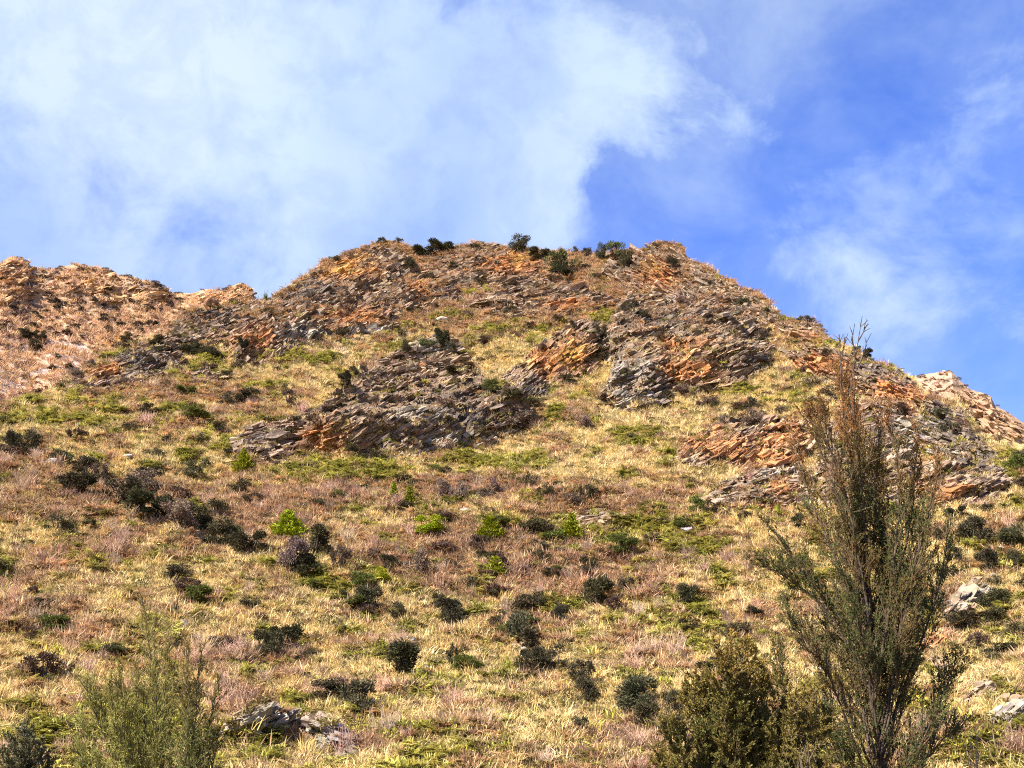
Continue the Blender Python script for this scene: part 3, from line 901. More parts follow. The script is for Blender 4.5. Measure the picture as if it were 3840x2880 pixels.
# ------------------------------------------------------------------ plant shapes
def leaf_quads(pos, d, L, W, r, fold=.25):
    n = len(pos)
    d = unit(d)
    s = unit(np.cross(d, r.normal(size=(n, 3))))
    up = np.cross(s, d)
    L = np.broadcast_to(L, (n,))[:, None]; W = np.broadcast_to(W, (n,))[:, None]
    mid = pos + d * L * .45
    v = np.stack([pos, mid + s * W * .5 + up * W * fold, pos + d * L, mid - s * W * .5 + up * W * fold], 1).reshape(-1, 3)
    f = np.arange(4 * n).reshape(n, 4)
    return v, f


def tubes(paths, sides=4):
    """paths: list of (points (k,3), radii (k,))"""
    V = []; F = []; b = 0
    for pts, rad in paths:
        pts = np.asarray(pts); k = len(pts)
        t = unit(np.gradient(pts, axis=0))
        ref = np.array([.31, .95, .05]); s = unit(np.cross(t, ref)); q = np.cross(t, s)
        a = np.arange(sides) / sides * 2 * np.pi
        ring = pts[:, None] + (np.cos(a)[None, :, None] * s[:, None] + np.sin(a)[None, :, None] * q[:, None]) * np.asarray(rad)[:, None, None]
        V.append(ring.reshape(-1, 3))
        i = np.arange(k - 1)[:, None] * sides; j = np.arange(sides)[None, :]; j2 = (j + 1) % sides
        F.append((np.stack([i + j, i + j2, i + sides + j2, i + sides + j], -1).reshape(-1, 4)) + b)
        b += k * sides
    return np.concatenate(V), np.concatenate(F)


def shaded(me, n, per, r, lo=.55, hi=1.45, warm=.12):
    s = r.uniform(lo, hi, n)[:, None] * (1 + r.uniform(-warm, warm, (n, 3)))
    a = me.color_attributes.new('shade', 'FLOAT_COLOR', 'POINT')
    c = np.ones((n * per, 4), np.float32); c[:, :3] = np.repeat(s, per, 0)
    a.data.foreach_set('color', c.ravel())
    return me


def flat_shade(me, val=1.0):
    a = me.color_attributes.new('shade', 'FLOAT_COLOR', 'POINT')
    a.data.foreach_set('color', np.full(len(me.vertices) * 4, val, np.float32))
    return me


def shrub_proto(seed, lobes=10, per=380, leaf=.058, open_=.14, spread=1.0, upright=.4):
    r = np.random.default_rng(seed)
    P = []; Dd = []; paths = []
    for i in range(lobes):
        th = r.uniform(0, 2 * np.pi); rad = .34 * spread * math.sqrt(r.uniform(.02, 1)); hh = r.uniform(.22, .88)
        hh = hh * (1 - .25 * (rad / .4) ** 2)
        c = np.array([rad * math.cos(th), rad * math.sin(th), hh])
        sz = r.uniform(.7, 1.25)
        q = r.normal(0, 1, (per, 3)); q = unit(q) * (np.abs(r.normal(.75, .25, per)))[:, None]
        q = q * np.array([open_, open_, open_ * .95]) * sz
        P.append(c + q); Dd.append(unit(q) + np.array([0, 0, upright]) + r.normal(0, .45, (per, 3)))
        mid = c * np.array([.45, .45, .45]) + r.normal(0, .03, 3)
        paths.append((np.array([[0, 0, -.06], mid, c]), np.array([.028, .018, .007])))
    P = np.concatenate(P); Dd = np.concatenate(Dd)
    P[:, 2] = np.maximum(P[:, 2], .02)
    v, f = leaf_quads(P, Dd, r.uniform(.7, 1.4, len(P)) * leaf, r.uniform(.35, .6, len(P)) * leaf, r)
    crown = shaded(mesh_from('crown', v, f), len(P), 4, r)
    tv, tf = tubes(paths, 5)
    return mesh_from('stem', tv, tf, True), crown


def conifer_proto(seed, slim=.36):
    r = np.random.default_rng(seed)
    P = []; Dd = []; paths = [(np.array([[0, 0, -.08], [0, 0, .5], [0, 0, .96]]), np.array([.03, .018, .004]))]
    for z in np.linspace(.06, .95, 15):
        nb = int(5 + 6 * (1 - z))
        for b in range(nb):
            th = r.uniform(0, 2 * np.pi); ln = slim * ((1 - z) ** 1.05 * 1.1 + .03) * r.uniform(.75, 1.15)
            e = np.array([math.cos(th), math.sin(th), .55 + .4 * z]) * ln
            o = np.array([0, 0, z])
            paths.append((np.array([o, o + e * .8]), np.array([.007, .003])))
            m_ = int(8 + 14 * ln / slim)
            t_ = r.uniform(.25, 1, m_)[:, None]
            P.append(o + e * t_ + r.normal(0, .022, (m_, 3))); Dd.append(unit(e) + np.array([0, 0, .35]) + r.normal(0, .6, (m_, 3)))
    P = np.concatenate(P); Dd = np.concatenate(Dd)
    v, f = leaf_quads(P, Dd, r.uniform(.06, .12, len(P)), r.uniform(.03, .05, len(P)), r)
    tv, tf = tubes(paths, 4)
    return mesh_from('trunk', tv, tf, True), shaded(mesh_from('crown', v, f), len(P), 4, r, .6, 1.4)


def bare_proto(seed, stems=26, kids=6, lean=.55, rad=.010):
    r = np.random.default_rng(seed); paths = []
    for i in range(stems):
        th = r.uniform(0, 2 * np.pi); l = r.uniform(.55, 1.0); k = lean * r.uniform(.1, 1)
        d = np.array([math.cos(th) * k, math.sin(th) * k, 1.0]); d = unit(d) * l
        p0 = np.array([math.cos(th), math.sin(th), 0]) * r.uniform(0, .07); p0[2] = -.05
        pts = np.array([p0, p0 + d * .5 + r.normal(0, .03, 3), p0 + d + r.normal(0, .04, 3)])
        paths.append((pts, np.array([rad, rad * .7, rad * .35])))
        for c in range(kids):
            f = r.uniform(.3, .95); q = pts[1] * (1 - abs(f * 2 - 1)) + (pts[0] if f < .5 else pts[2]) * abs(f * 2 - 1)
            dd = unit(d) + r.normal(0, .55, 3); dd[2] = abs(dd[2]) * .8 + .15
            e = q + unit(dd) * r.uniform(.10, .28)
            paths.append((np.array([q, e]), np.array([rad * .5, rad * .25])))
    v, f = tubes(paths, 3)
    me = mesh_from('twigs', v, f)
    a = me.color_attributes.new('shade', 'FLOAT_COLOR', 'POINT')
    c = np.ones((len(v), 4), np.float32); c[:, :3] = (.75 + .5 * r.random(len(v)))[:, None]
    a.data.foreach_set('color', c.ravel())
    return me


def strap_proto(seed, n=46, upright=.5, wide=.07, trunk=0.0):
    r = np.random.default_rng(seed); V = []; F = []; b = 0
    for i in range(n):
        th = r.uniform(0, 2 * np.pi); el = r.uniform(-.15, 1.2) * (.6 + upright)
        d = np.array([math.cos(th) * math.cos(el), math.sin(th) * math.cos(el), math.sin(el)])
        s = unit(np.cross(d, [0, 0, 1.0001])); l = r.uniform(.4, .62)
        o = np.array([0, 0, trunk])
        m_ = o + d * l * .55; e = o + d * l - np.array([0, 0, .12 * l])
        V += [o - s * wide * .3, o + s * wide * .3, m_ + s * wide * .5, m_ - s * wide * .5, e + s * .004, e - s * .004]
        F += [[b, b + 1, b + 2, b + 3], [b + 3, b + 2, b + 4, b + 5]]; b += 6
    tv, tf = tubes([(np.array([[0, 0, -.1], [0, 0, trunk * .5], [0, 0, trunk + .02]]), np.array([.05, .045, .04]))], 6)
    return mesh_from('stem', tv, tf, True), shaded(mesh_from('crown', np.array(V), F), n, 6, r)


PRO = {
    'dark': [shrub_proto(300 + i) for i in range(6)],
    'open': [shrub_proto(320 + i, lobes=12, per=110, leaf=.08, open_=.12, spread=1.15, upright=.8) for i in range(4)],
    'flat': [shrub_proto(340 + i, lobes=14, per=120, leaf=.075, open_=.13, spread=1.25) for i in range(4)],
    'conifer': [conifer_proto(360 + i) for i in range(4)],
    'column': [conifer_proto(370 + i, .24) for i in range(2)],
    'spiky': [strap_proto(380 + i) for i in range(3)],
    'palm': [strap_proto(390, trunk=.35)],
}
for k, ps in PRO.items():
    for st, cr in ps:
        co = np.empty(len(cr.vertices) * 3, np.float32); cr.vertices.foreach_get('co', co); co = co.reshape(-1, 3)
        wd = np.percentile(co[:, 0], 98) - np.percentile(co[:, 0], 2) + np.percentile(co[:, 1], 98) - np.percentile(co[:, 1], 2)
        fx, fz = 2.0 / wd, 1.0 / np.percentile(co[:, 2], 98.5)
        for me in (st, cr):
            co = np.empty(len(me.vertices) * 3, np.float32); me.vertices.foreach_get('co', co); co = co.reshape(-1, 3) * np.array([fx, fx, fz], np.float32)
            me.vertices.foreach_set('co', co.ravel()); me.update()
        st.materials.append(M_BARK); cr.materials.append(M_LEAF)
BARE = [bare_proto(400 + i) for i in range(6)]
for me in BARE: me.materials.append(M_TWIG)

KIND = {  # name, category, proto, leaf colour
    'k': ('dark_shrub', 'shrub', 'dark', (.064, .056, .028)),
    'o': ('dark_shrub', 'shrub', 'open', (.080, .070, .036)),
    'f': ('low_shrub', 'shrub', 'flat', (.088, .072, .036)),
    'g': ('green_shrub', 'shrub', 'dark', (.105, .118, .028)),
    'l': ('olive_shrub', 'shrub', 'open', (.110, .120, .045)),
    'b': ('brown_shrub', 'shrub', 'open', (.105, .068, .045)),
    'm': ('grey_shrub', 'shrub', 'flat', (.17, .118, .085)),
    'c': ('young_conifer', 'conifer', 'conifer', (.21, .235, .012)),
    'C': ('young_conifer', 'conifer', 'column', (.22, .245, .014)),
    'y': ('yellow_shrub', 'shrub', 'dark', (.24, .25, .012)),
    's': ('spiky_plant', 'spiky plant', 'spiky', (.060, .075, .025)),
    'p': ('spiky_plant', 'spiky plant', 'palm', (.300, .330, .030)),
}
GROUPS = {'k': 'dark shrubs on the hillside', 'o': 'dark shrubs on the hillside', 'f': 'dark shrubs on the hillside', 'g': 'green shrubs on the hillside', 'l': 'olive shrubs on the hillside',
          'b': 'brown shrubs on the hillside', 'm': 'grey shrubs on the hillside', 'c': 'bright green conifers', 'C': 'bright green conifers', 'y': 'bright green conifers', 's': 'spiky plants', 'p': 'spiky plants'}

# kind, left, right, top, base (in the view), label
PLANTS = [
    ('k', 5, 40, 938, 990, 'black-green bush nearest the left edge of the upper slope'),
    ('k', 34, 80, 940, 994, 'tall dark bush right next to the one at the left edge'),
    ('o', 110, 150, 975, 1010, 'grey-green bush above the whitish boulder on the upper left'),
    ('k', 150, 195, 988, 1030, 'dark bush at the right of the whitish boulder on the upper left'),
    ('b', 192, 230, 1004, 1044, 'brownish bush at the lower end of the upper left row'),
    ('k', 122, 188, 1028, 1078, 'wide dark bush standing alone below the upper left row'),
    ('o', 228, 290, 1040, 1095, 'dark grey bush at the upper left of the diagonal thicket'),
    ('m', 282, 340, 1022, 1068, 'grey-brown bush at the top of the diagonal thicket'),
    ('k', 282, 352, 1074, 1132, 'big black-green bush in the middle of the diagonal thicket'),
    ('b', 350, 405, 1060, 1092, 'small brown bush above the gap in the diagonal thicket'),
    ('m', 352, 415, 1088, 1142, 'brown-grey bush filling the gap in the diagonal thicket'),
    ('k', 404, 455, 1096, 1154, 'tall dark bush toward the lower right of the diagonal thicket'),
    ('o', 440, 482, 1086, 1130, 'slim dark bush at the right side of the diagonal thicket'),
    ('k', 462, 520, 1134, 1190, 'left half of the dark pair at the lower end of the diagonal thicket'),
    ('k', 505, 565, 1155, 1202, 'right half of the dark pair at the lower end of the diagonal thicket'),
    ('g', 498, 520, 1142, 1170, 'small green bush growing out of the dark pair below the thicket'),
    ('m', 597, 662, 1166, 1242, 'grey dense bush right below the largest bright conifer'),
    ('k', 645, 704, 1140, 1208, 'dark tall bush right of the largest bright conifer'),
    ('k', 620, 680, 1195, 1250, 'dark bush under the grey bush below the largest bright conifer'),
    ('c', 590, 652, 1108, 1172, 'largest bright yellow-green conifer, rising over a grey bush on the left slope'),
    ('c', 504, 542, 974, 1028, 'bright green conifer standing alone under the dark rock shelf'),
    ('o', 398, 436, 1010, 1042, 'small dark bush left of the lone conifer below the rock shelf'),
    ('k', 182, 206, 1126, 1150, 'tiny dark bush on the bare left slope'),
    ('g', 393, 448, 1270, 1312, 'green-brown bush with yellow edge on the lower left slope'),
    ('s', 360, 396, 1296, 1340, 'dark spiky bush above the mauve stone left of centre'),
    ('k', 550, 606, 1368, 1430, 'left lobe of the two-part dark bush on the golden slope'),
    ('k', 588, 640, 1356, 1412, 'right lobe of the two-part dark bush on the golden slope'),
    ('b', 714, 756, 1180, 1232, 'brown ragged bush to the right of the grey bush group'),
    ('b', 55, 92, 1270, 1300, 'reddish brown bush on the rusty patch at the left edge'),
    ('b', 50, 100, 1358, 1386, 'low dark brown bush in the lower rusty patch on the left'),
    ('C', 841, 859, 1046, 1088, 'left one of the twin slim conifers above centre'),
    ('C', 871, 896, 1052, 1094, 'right one of the twin slim conifers above centre'),
    ('k', 842, 868, 1078, 1102, 'dark bush at the foot of the left twin conifer'),
    ('k', 863, 896, 1084, 1108, 'dark bush at the foot of the right twin conifer'),
    ('s', 870, 908, 1034, 1066, 'dark spiky plant behind the twin slim conifers'),
    ('y', 890, 944, 1118, 1162, 'round yellow-green bush left of the full bright conifer'),
    ('c', 1031, 1084, 1118, 1172, 'full rounded bright conifer in the middle of the slope'),
    ('C', 1218, 1254, 1114, 1170, 'narrow mid-green conifer beside the pale leaning rock'),
    ('f', 1134, 1200, 1126, 1158, 'dark spreading bush left of the pale leaning rock'),
    ('C', 1048, 1088, 1206, 1250, 'lopsided light green conifer below the full rounded one'),
    ('y', 813, 847, 1230, 1268, 'small lime green tree with a bare stem, lowest of the bright ones'),
    ('k', 816, 870, 1202, 1240, 'black bush just above the small lime tree'),
    ('m', 876, 924, 1186, 1244, 'grey-brown bush right of the black bush by the lime tree'),
    ('g', 766, 816, 1240, 1280, 'green-black bush left of the small lime tree'),
    ('k', 764, 824, 1272, 1326, 'large dark ball bush below the small lime tree'),
    ('k', 924, 956, 1284, 1324, 'narrow dark bush left of the arching bush in the centre'),
    ('k', 944, 1000, 1296, 1352, 'arching dark bush in the centre of the lower slope'),
    ('f', 846, 894, 1306, 1342, 'flat dark green bush between the ball bush and the arching bush'),
    ('o', 1003, 1027, 1246, 1282, 'small upright dark shrub left of the low grey stone'),
    ('b', 1050, 1098, 1264, 1296, 'brown scrub over the low grey stone at centre'),
    ('k', 836, 908, 1394, 1464, 'round black bush with the white boulder at its side'),
    ('o', 960, 990, 1396, 1450, 'thin upright bush right of the two small boulders'),
    ('f', 1043, 1084, 1330, 1362, 'low dark bush up-left of the tall ragged bush'),
    ('o', 1096, 1150, 1326, 1390, 'tall ragged dark bush above the flat purplish rock'),
    ('k', 1120, 1170, 1362, 1410, 'dark bush on the right flank of the tall ragged bush'),
    ('k', 1116, 1180, 1404, 1464, 'left half of the wide dark bush below the flat purplish rock'),
    ('o', 1160, 1228, 1396, 1458, 'right half of the wide dark bush below the flat purplish rock'),
    ('k', 1190, 1226, 1306, 1354, 'dark narrow bush above the wide dark bush at centre right'),
    ('m', 946, 984, 1036, 1082, 'left mauve-grey shrub of the pair under the green strip'),
    ('m', 978, 1020, 1042, 1084, 'right mauve-grey shrub of the pair under the green strip'),
    ('m', 1056, 1090, 1036, 1076, 'grey-brown shrub right of the mauve-grey pair'),
    ('m', 1210, 1256, 1066, 1102, 'grey bush above the narrow mid-green conifer'),
    ('k', 1256, 1318, 1254, 1316, 'broad dark pyramid bush right of centre'),
    ('k', 1242, 1286, 1206, 1242, 'smaller dark bush standing above the dark pyramid bush'),
    ('g', 1320, 1378, 1156, 1204, 'dark green bush beneath the thin bedded rock step'),
    ('b', 1336, 1372, 1250, 1290, 'purplish brown bush right of the dark pyramid bush'),
    ('k', 1460, 1512, 1266, 1316, 'isolated black bush on the grass left of the tall tree'),
    ('o', 1230, 1290, 1430, 1490, 'upper of two stacked dark bushes right of the wide bush'),
    ('k', 1244, 1298, 1470, 1532, 'lower of two stacked dark bushes right of the wide bush'),
    ('k', 1328, 1412, 1466, 1548, 'big dark grey-green bush near the bushy foreground tree'),
    ('k', 1366, 1428, 1524, 1578, 'dark bush stepping down toward the bushy foreground tree'),
    ('k', 1418, 1476, 1550, 1612, 'dark bush touching the bushy foreground tree'),
    ('o', 1436, 1480, 1496, 1560, 'grey-green bush behind the left edge of the bushy foreground tree'),
    ('o', 1236, 1276, 1552, 1596, 'small wispy dark bush low on the golden slope'),
    ('o', 740, 810, 1474, 1550, 'upright dark bush on the lower slope left of the boulders'),
    ('k', 2076, 2142, 1126, 1186, 'large dark bush right of the tall tree'),
    ('k', 2152, 2208, 1140, 1182, 'dark bush near the right edge level with the large one'),
    ('k', 2046, 2088, 1098, 1126, 'dark bush under the slab bank right of the tall tree'),
    ('k', 2116, 2162, 1194, 1242, 'dark round bush in the lower right cluster above the jutting rock'),
    ('k', 2176, 2210, 1196, 1238, 'slim dark bush by the right edge above the jutting rock'),
    ('o', 2020, 2054, 1140, 1170, 'dark bush half behind the right twigs of the tall tree'),
    ('k', 2044, 2080, 1186, 1222, 'dark bush beside the right twigs of the tall tree'),
    ('o', 2016, 2068, 1222, 1258, 'wide dark bush low by the right twigs of the tall tree'),
    ('k', 2079, 2098, 1224, 1246, 'small dark tuft left of the round bush in the lower right cluster'),
    ('f', 2132, 2164, 1246, 1272, 'small dark bush right above the jutting rock'),
    ('f', 2138, 2194, 1318, 1350, 'low dark bush beneath the jutting rock'),
    ('k', 2120, 2174, 1282, 1322, 'dark bush hugging the right side of the jutting rock'),
    ('k', 2052, 2094, 1332, 1370, 'dark bush below left of the jutting rock'),
    ('b', 2096, 2138, 1370, 1406, 'reddish brown bush alone in the pale right grass'),
    ('g', 2176, 2214, 988, 1020, 'green bush at the right edge under the far ridge'),
    ('k', 1610, 1634, 862, 884, 'small black bush on the grass below the big tilted crag'),
    ('m', 1603, 1660, 886, 920, 'grey-green scrub on top of the reddish ledge'),
    ('m', 1550, 1577, 898, 920, 'small grey shrub left of the scrub on the reddish ledge'),
    ('b', 1676, 1700, 880, 900, 'brown bush at the upper right of the reddish ledge'),
    ('p', 1664, 1702, 1086, 1128, 'bright yellow-green spiky plant beside the tall tree'),
    ('g', 1494, 1527, 1074, 1110, 'green bush at the left end of the mauve grey rocks'),
    ('k', 1716, 1747, 1110, 1148, 'dark bush seen through the tall tree beside the spiky plant'),
    ('k', 732, 761, 804, 836, 'black bush on pale grass left of the rock knob'),
    ('k', 755, 774, 790, 818, 'slim dark bush right above the black bush near the rock knob'),
    ('b', 772, 794, 789, 822, 'slim brown bush right of the two dark ones near the rock knob'),
    ('b', 608, 638, 842, 878, 'twiggy brown bush up the slope left of the rock shelf'),
    ('k', 864, 888, 738, 776, 'dark bush on the left end of the rock knob'),
    ('k', 938, 971, 712, 756, 'tallest dark bush crowning the rock knob'),
    ('l', 904, 938, 734, 758, 'grey-green bush in the middle of the rock knob'),
    ('o', 956, 988, 744, 770, 'dark bush at the right end of the rock knob'),
    ('g', 1042, 1078, 818, 850, 'dark green bush on the right shoulder of the middle outcrop'),
    ('k', 964, 998, 796, 816, 'low dark bush right below the rock knob'),
    ('k', 876, 900, 556, 596, 'dark bush in the cleft of the summit cliff'),
    ('k', 896, 938, 532, 560, 'dark bush on the crest left of the middle summit'),
    ('k', 928, 980, 524, 546, 'low dark bush row on the crest beside the middle summit'),
    ('k', 1104, 1148, 514, 546, 'biggest black bush on the crest'),
    ('k', 1146, 1182, 538, 566, 'dark bush just right of the biggest black crest bush'),
    ('l', 1182, 1250, 544, 592, 'large olive round bush on the upper slope under the crest'),
    ('k', 1192, 1238, 574, 602, 'dark bush below the large olive round bush'),
    ('k', 1290, 1314, 530, 566, 'dark bush on the crest left of the olive crest bush'),
    ('l', 1310, 1350, 523, 566, 'olive crest bush between the summits'),
    ('o', 1255, 1278, 536, 556, 'small dark bush on the crest between the two olive bushes'),
    ('o', 1236, 1250, 534, 552, 'thin dark sapling on the crest near the olive bushes'),
    ('k', 1342, 1372, 548, 582, 'dark bush under the right summit rocks'),
    ('k', 1440, 1470, 556, 584, 'dark bush on the face of the right summit rocks'),
    ('k', 1220, 1246, 694, 714, 'dark bush on top of the orange hollow'),
    ('o', 1276, 1310, 698, 740, 'grey dark bush between the orange hollow and the big crag'),
    ('k', 1272, 1304, 748, 782, 'dark bush in the groove right of the orange hollow'),
    ('m', 1240, 1286, 898, 930, 'grey heath shrub on grass below the big tilted crag'),
    ('m', 1456, 1498, 830, 858, 'grey shrub at the foot of the big tilted crag'),
    ('b', 764, 792, 702, 728, 'brown bush at the pale leaning stone by the grass ledge'),
    ('k', 398, 440, 738, 772, 'left dark bush of the pair on the left spur'),
    ('k', 432, 476, 748, 780, 'right dark bush of the pair on the left spur'),
    ('k', 512, 535, 732, 758, 'dark bush beside the pale orange leaning slabs'),
    ('k', 316, 348, 726, 748, 'dark bush on the spur edge over the gully'),
    ('g', 396, 455, 882, 910, 'round green bush left of the dark rock shelf'),
    ('o', 482, 520, 850, 880, 'left dark bush of the pair above the rock shelf'),
    ('k', 512, 556, 842, 876, 'right dark bush of the pair above the rock shelf'),
    ('k', 458, 486, 914, 938, 'dark tuft at the left tip of the rock shelf'),
    ('g', 382, 416, 836, 858, 'small green bush in mauve brush left of the slope'),
    ('s', 562, 584, 630, 654, 'little spiky tree alone on the skyline saddle'),
    ('k', 1846, 1866, 742, 760, 'small dark bush on the skyline by the tree tip'),
    ('k', 1864, 1884, 756, 776, 'second small dark bush on the skyline right of the tree tip'),
    ('o', 1734, 1758, 684, 700, 'small bush on the skyline above the dark red rock nose'),
    ('o', 812, 832, 514, 530, 'wispy bush on the left summit'),
    ('o', 850, 872, 516, 532, 'second wispy bush on the left summit'),
    ('f', 1410, 1460, 1120, 1146, 'dark low bush below the mauve grey rocks'),
    ('f', 1100, 1136, 905, 930, 'dark scrub at the right foot of the middle outcrop'),
    ('m', 1066, 1150, 880, 930, 'grey bristly scrub covering the right end of the middle outcrop'),
    ('b', 1180, 1220, 1228, 1258, 'brown bush between the lopsided conifer and the dark pyramid'),
    ('f', 1150, 1196, 1190, 1222, 'low brownish green bush above the lopsided conifer'),
    ('b', 1310, 1350, 1290, 1330, 'brown twiggy bush below the purplish brown bush'),
]
plant_count = {}


def put_plant(kind, loc, wid, hei, label, group, r, col=None):
    nm, cat, pk, base = KIND[kind]
    st, cr = PRO[pk][int(r.integers(len(PRO[pk])))]
    root = thing(nm, label, cat, loc, group)
    root.rotation_euler = (0, 0, r.uniform(0, 6.28))
    root.scale = (wid, wid * r.uniform(.85, 1.1), hei)
    s = link('trunk' if cat == 'conifer' else 'stem', st, None, root)
    c = link('crown', cr, None, root)
    k = np.array(col if col is not None else base) * r.uniform(.82, 1.18) * (1 + r.uniform(-.08, .08, 3))
    c.color = (*k, 1)
    return root


prng = np.random.default_rng(77)
for (k, l, r_, tp, bs, lab) in PLANTS:
    h = hit((l + r_) / 2, bs - 2)
    if h is None:
        print('no ground for', lab); continue
    p = h[0]; d = float(np.linalg.norm(p - np.array([0, 0, EYE]))) * PXM
    ww = (r_ - l) * d * (.97 if k in 'cCy' else .94); hh = (bs - tp) * d * (1.04 if k in 'cCy' else 1.02)
    if k in 'sp': ww *= .95
    if 'thicket' in lab: ww *= 1.18; hh *= 1.08
    put_plant(k, p - np.array([0, 0, .08]), ww, hh, lab, GROUPS[k], prng)

# ------------------------------------------------------------------ small bare twig bushes and small shrubs that nothing tells apart
def scatter_cells(n, wfun, r, umin=-60, umax=2270, vmax=1690):
    cu = .25 * (PU[:-1, :-1] + PU[1:, :-1] + PU[:-1, 1:] + PU[1:, 1:]); cv = .25 * (PV[:-1, :-1] + PV[1:, :-1] + PV[:-1, 1:] + PV[1:, 1:])
    ex, ey = HV[1:, :-1] - HV[:-1, :-1], HV[:-1, 1:] - HV[:-1, :-1]
    area = np.linalg.norm(np.cross(ex, ey), axis=-1)
    e2, f2 = np.stack([PU[1:, :-1] - PU[:-1, :-1], PV[1:, :-1] - PV[:-1, :-1]], -1), np.stack([PU[:-1, 1:] - PU[:-1, :-1], PV[:-1, 1:] - PV[:-1, :-1]], -1)
    sarea = np.abs(e2[..., 0] * f2[..., 1] - e2[..., 1] * f2[..., 0])
    ok = VIS[:-1, :-1] & VIS[:-1, 1:] & (cu > umin) & (cu < umax) & (cv > 510) & (cv < vmax) & (RR[:-1, :-1] < Dm[:-1] + .2)
    wts = np.where(ok, np.minimum(sarea, 60) ** .65 * area ** .35, 0)
    idx = np.flatnonzero(wts.ravel() > 0)
    ww = wts.ravel()[idx] * wfun(cu.ravel()[idx], cv.ravel()[idx], rockm[:-1, :-1].ravel()[idx])
    ww = np.maximum(ww, 0)
    pick = r.choice(idx, n, p=ww / ww.sum())
    a, b = np.unravel_index(pick, ok.shape)
    s, t_ = r.random(n)[:, None], r.random(n)[:, None]
    P = HV[a, b] * (1 - s) * (1 - t_) + HV[a + 1, b] * s * (1 - t_) + HV[a, b + 1] * (1 - s) * t_ + HV[a + 1, b + 1] * s * t_
    return P, cu[a, b], cv[a, b]


srng = np.random.default_rng(5)
P, U, V = scatter_cells(290, lambda u, v, rk: (cover_weights(u, v)[:, 4] + .35 * cover_weights(u, v)[:, 3]) ** 1.5 * (1 - .8 * rk) * sstep(v, 780, 1000), srng)
for p in P:
    d = float(np.linalg.norm(p))
    root = thing('bare_shrub', 'small leafless mauve-brown twig shrub in the grass, one of many alike', 'shrub', p, 'leafless twig shrubs across the slope')
    s = srng.uniform(1.0, 2.2)
    root.scale = (s * srng.uniform(.8, 1.3), s, s * srng.uniform(.7, 1.1)); root.rotation_euler = (0, 0, srng.uniform(0, 6.28))
    o = link('twigs', BARE[int(srng.integers(len(BARE)))], None, root)
    c = np.array([.38, .24, .165]) * srng.uniform(.7, 1.3) * (1 + srng.uniform(-.08, .08, 3)); o.color = (*c, 1)
P, U, V = scatter_cells(170, lambda u, v, rk: sstep(v, 1010, 900) + .30 * (cover_weights(u, v)[:, 3] > .3), srng)
for p in P:
    s = srng.uniform(.9, 2.0)
    put_plant('ffbmo'[int(srng.integers(5))], p - np.array([0, 0, .05]), s * 1.2, s * srng.uniform(.55, .85), 'small low scrub tuft on the upper slopes, one of many alike', 'small scrub tufts of the upper slopes', srng)

P, U, V = scatter_cells(110, lambda u, v, rk: (.12 + cover_weights(u, v)[:, 3] + .8 * cover_weights(u, v)[:, 2]) * sstep(v, 960, 1040) * sstep(v, 1560, 1380) * np.exp(1.6 * vnoise(u / 60, v / 34, None, 91)) * (1 - .7 * rk), srng)
for p in P:
    s = srng.uniform(.7, 1.9)
    put_plant('kofbg'[int(srng.integers(5))], p - np.array([0, 0, .05]), s * 1.2, s * srng.uniform(.6, .95), 'small irregular scrub bush on the middle slope, one of many alike', 'small scrub bushes of the middle slope', srng)


# ------------------------------------------------------------------ ground cover: tufts standing on the slope
def tuft(seed, n, hgt, spread, wid, lean, droop=.25):
    r = np.random.default_rng(seed); V = []; F = []
    for i in range(n):
        th = r.uniform(0, 2 * np.pi); o = np.array([math.cos(th), math.sin(th), 0]) * spread * math.sqrt(r.random()); o[2] = -.04
        k = lean * r.uniform(.1, 1.0); ph = th + r.normal(0, .6)
        d = unit((math.cos(ph) * k, math.sin(ph) * k, 1.0)); l = hgt * r.uniform(.55, 1.1)
        s = unit(np.cross(d, r.normal(size=3)))
        m_ = o + d * l * .6; e = o + d * l + np.array([math.cos(ph), math.sin(ph), -1]) * l * droop * r.random()
        b = len(V)
        V += [o - s * wid * .5, o + s * wid * .5, m_ + s * wid * .4, m_ - s * wid * .4, e + s * wid * .06, e - s * wid * .06]
        F += [[b, b + 1, b + 2, b + 3], [b + 3, b + 2, b + 4, b + 5]]
    return shaded(mesh_from('tuft', np.array(V), F), n, 6, r, .6, 1.35, .08)


def fern(seed, n=9):
    r = np.random.default_rng(seed); V = []; F = []; cnt = 0
    for i in range(n):
        th = r.uniform(0, 2 * np.pi); l = r.uniform(.5, .8); el = r.uniform(.5, 1.1)
        h = np.array([math.cos(th), math.sin(th), 0]); s = np.array([-h[1], h[0], 0])
        for j in range(7):
            f0 = .2 + .11 * j
            q = h * l * f0 + np.array([0, 0, l * (math.sin(el) * f0 - .55 * f0 * f0) + .12])
            wl = .26 * l * (1.1 - f0)
            for sg in (-1, 1):
                b = len(V); tip = q + s * sg * wl + h * wl * .5 - np.array([0, 0, .12 * wl])
                V += [q - h * .035 * l, q + h * .05 * l, tip + h * .02, tip - h * .02]; F.append([b, b + 1, b + 2, b + 3]); cnt += 1
    return shaded(mesh_from('fern', np.array(V), F), cnt, 4, r, .65, 1.35, .08)


def heath(seed):
    r = np.random.default_rng(seed); n = 60
    P = r.normal(0, 1, (n, 3)) * np.array([.20, .20, .05]); P[:, 2] = np.abs(P[:, 2])
    Dd = P * 2 + np.array([0, 0, .8]) + r.normal(0, .35, (n, 3))
    v, f = leaf_quads(P, Dd, r.uniform(.22, .5, n), r.uniform(.018, .04, n), r)
    return shaded(mesh_from('heath', v, f), n, 4, r, .55, 1.4, .1)


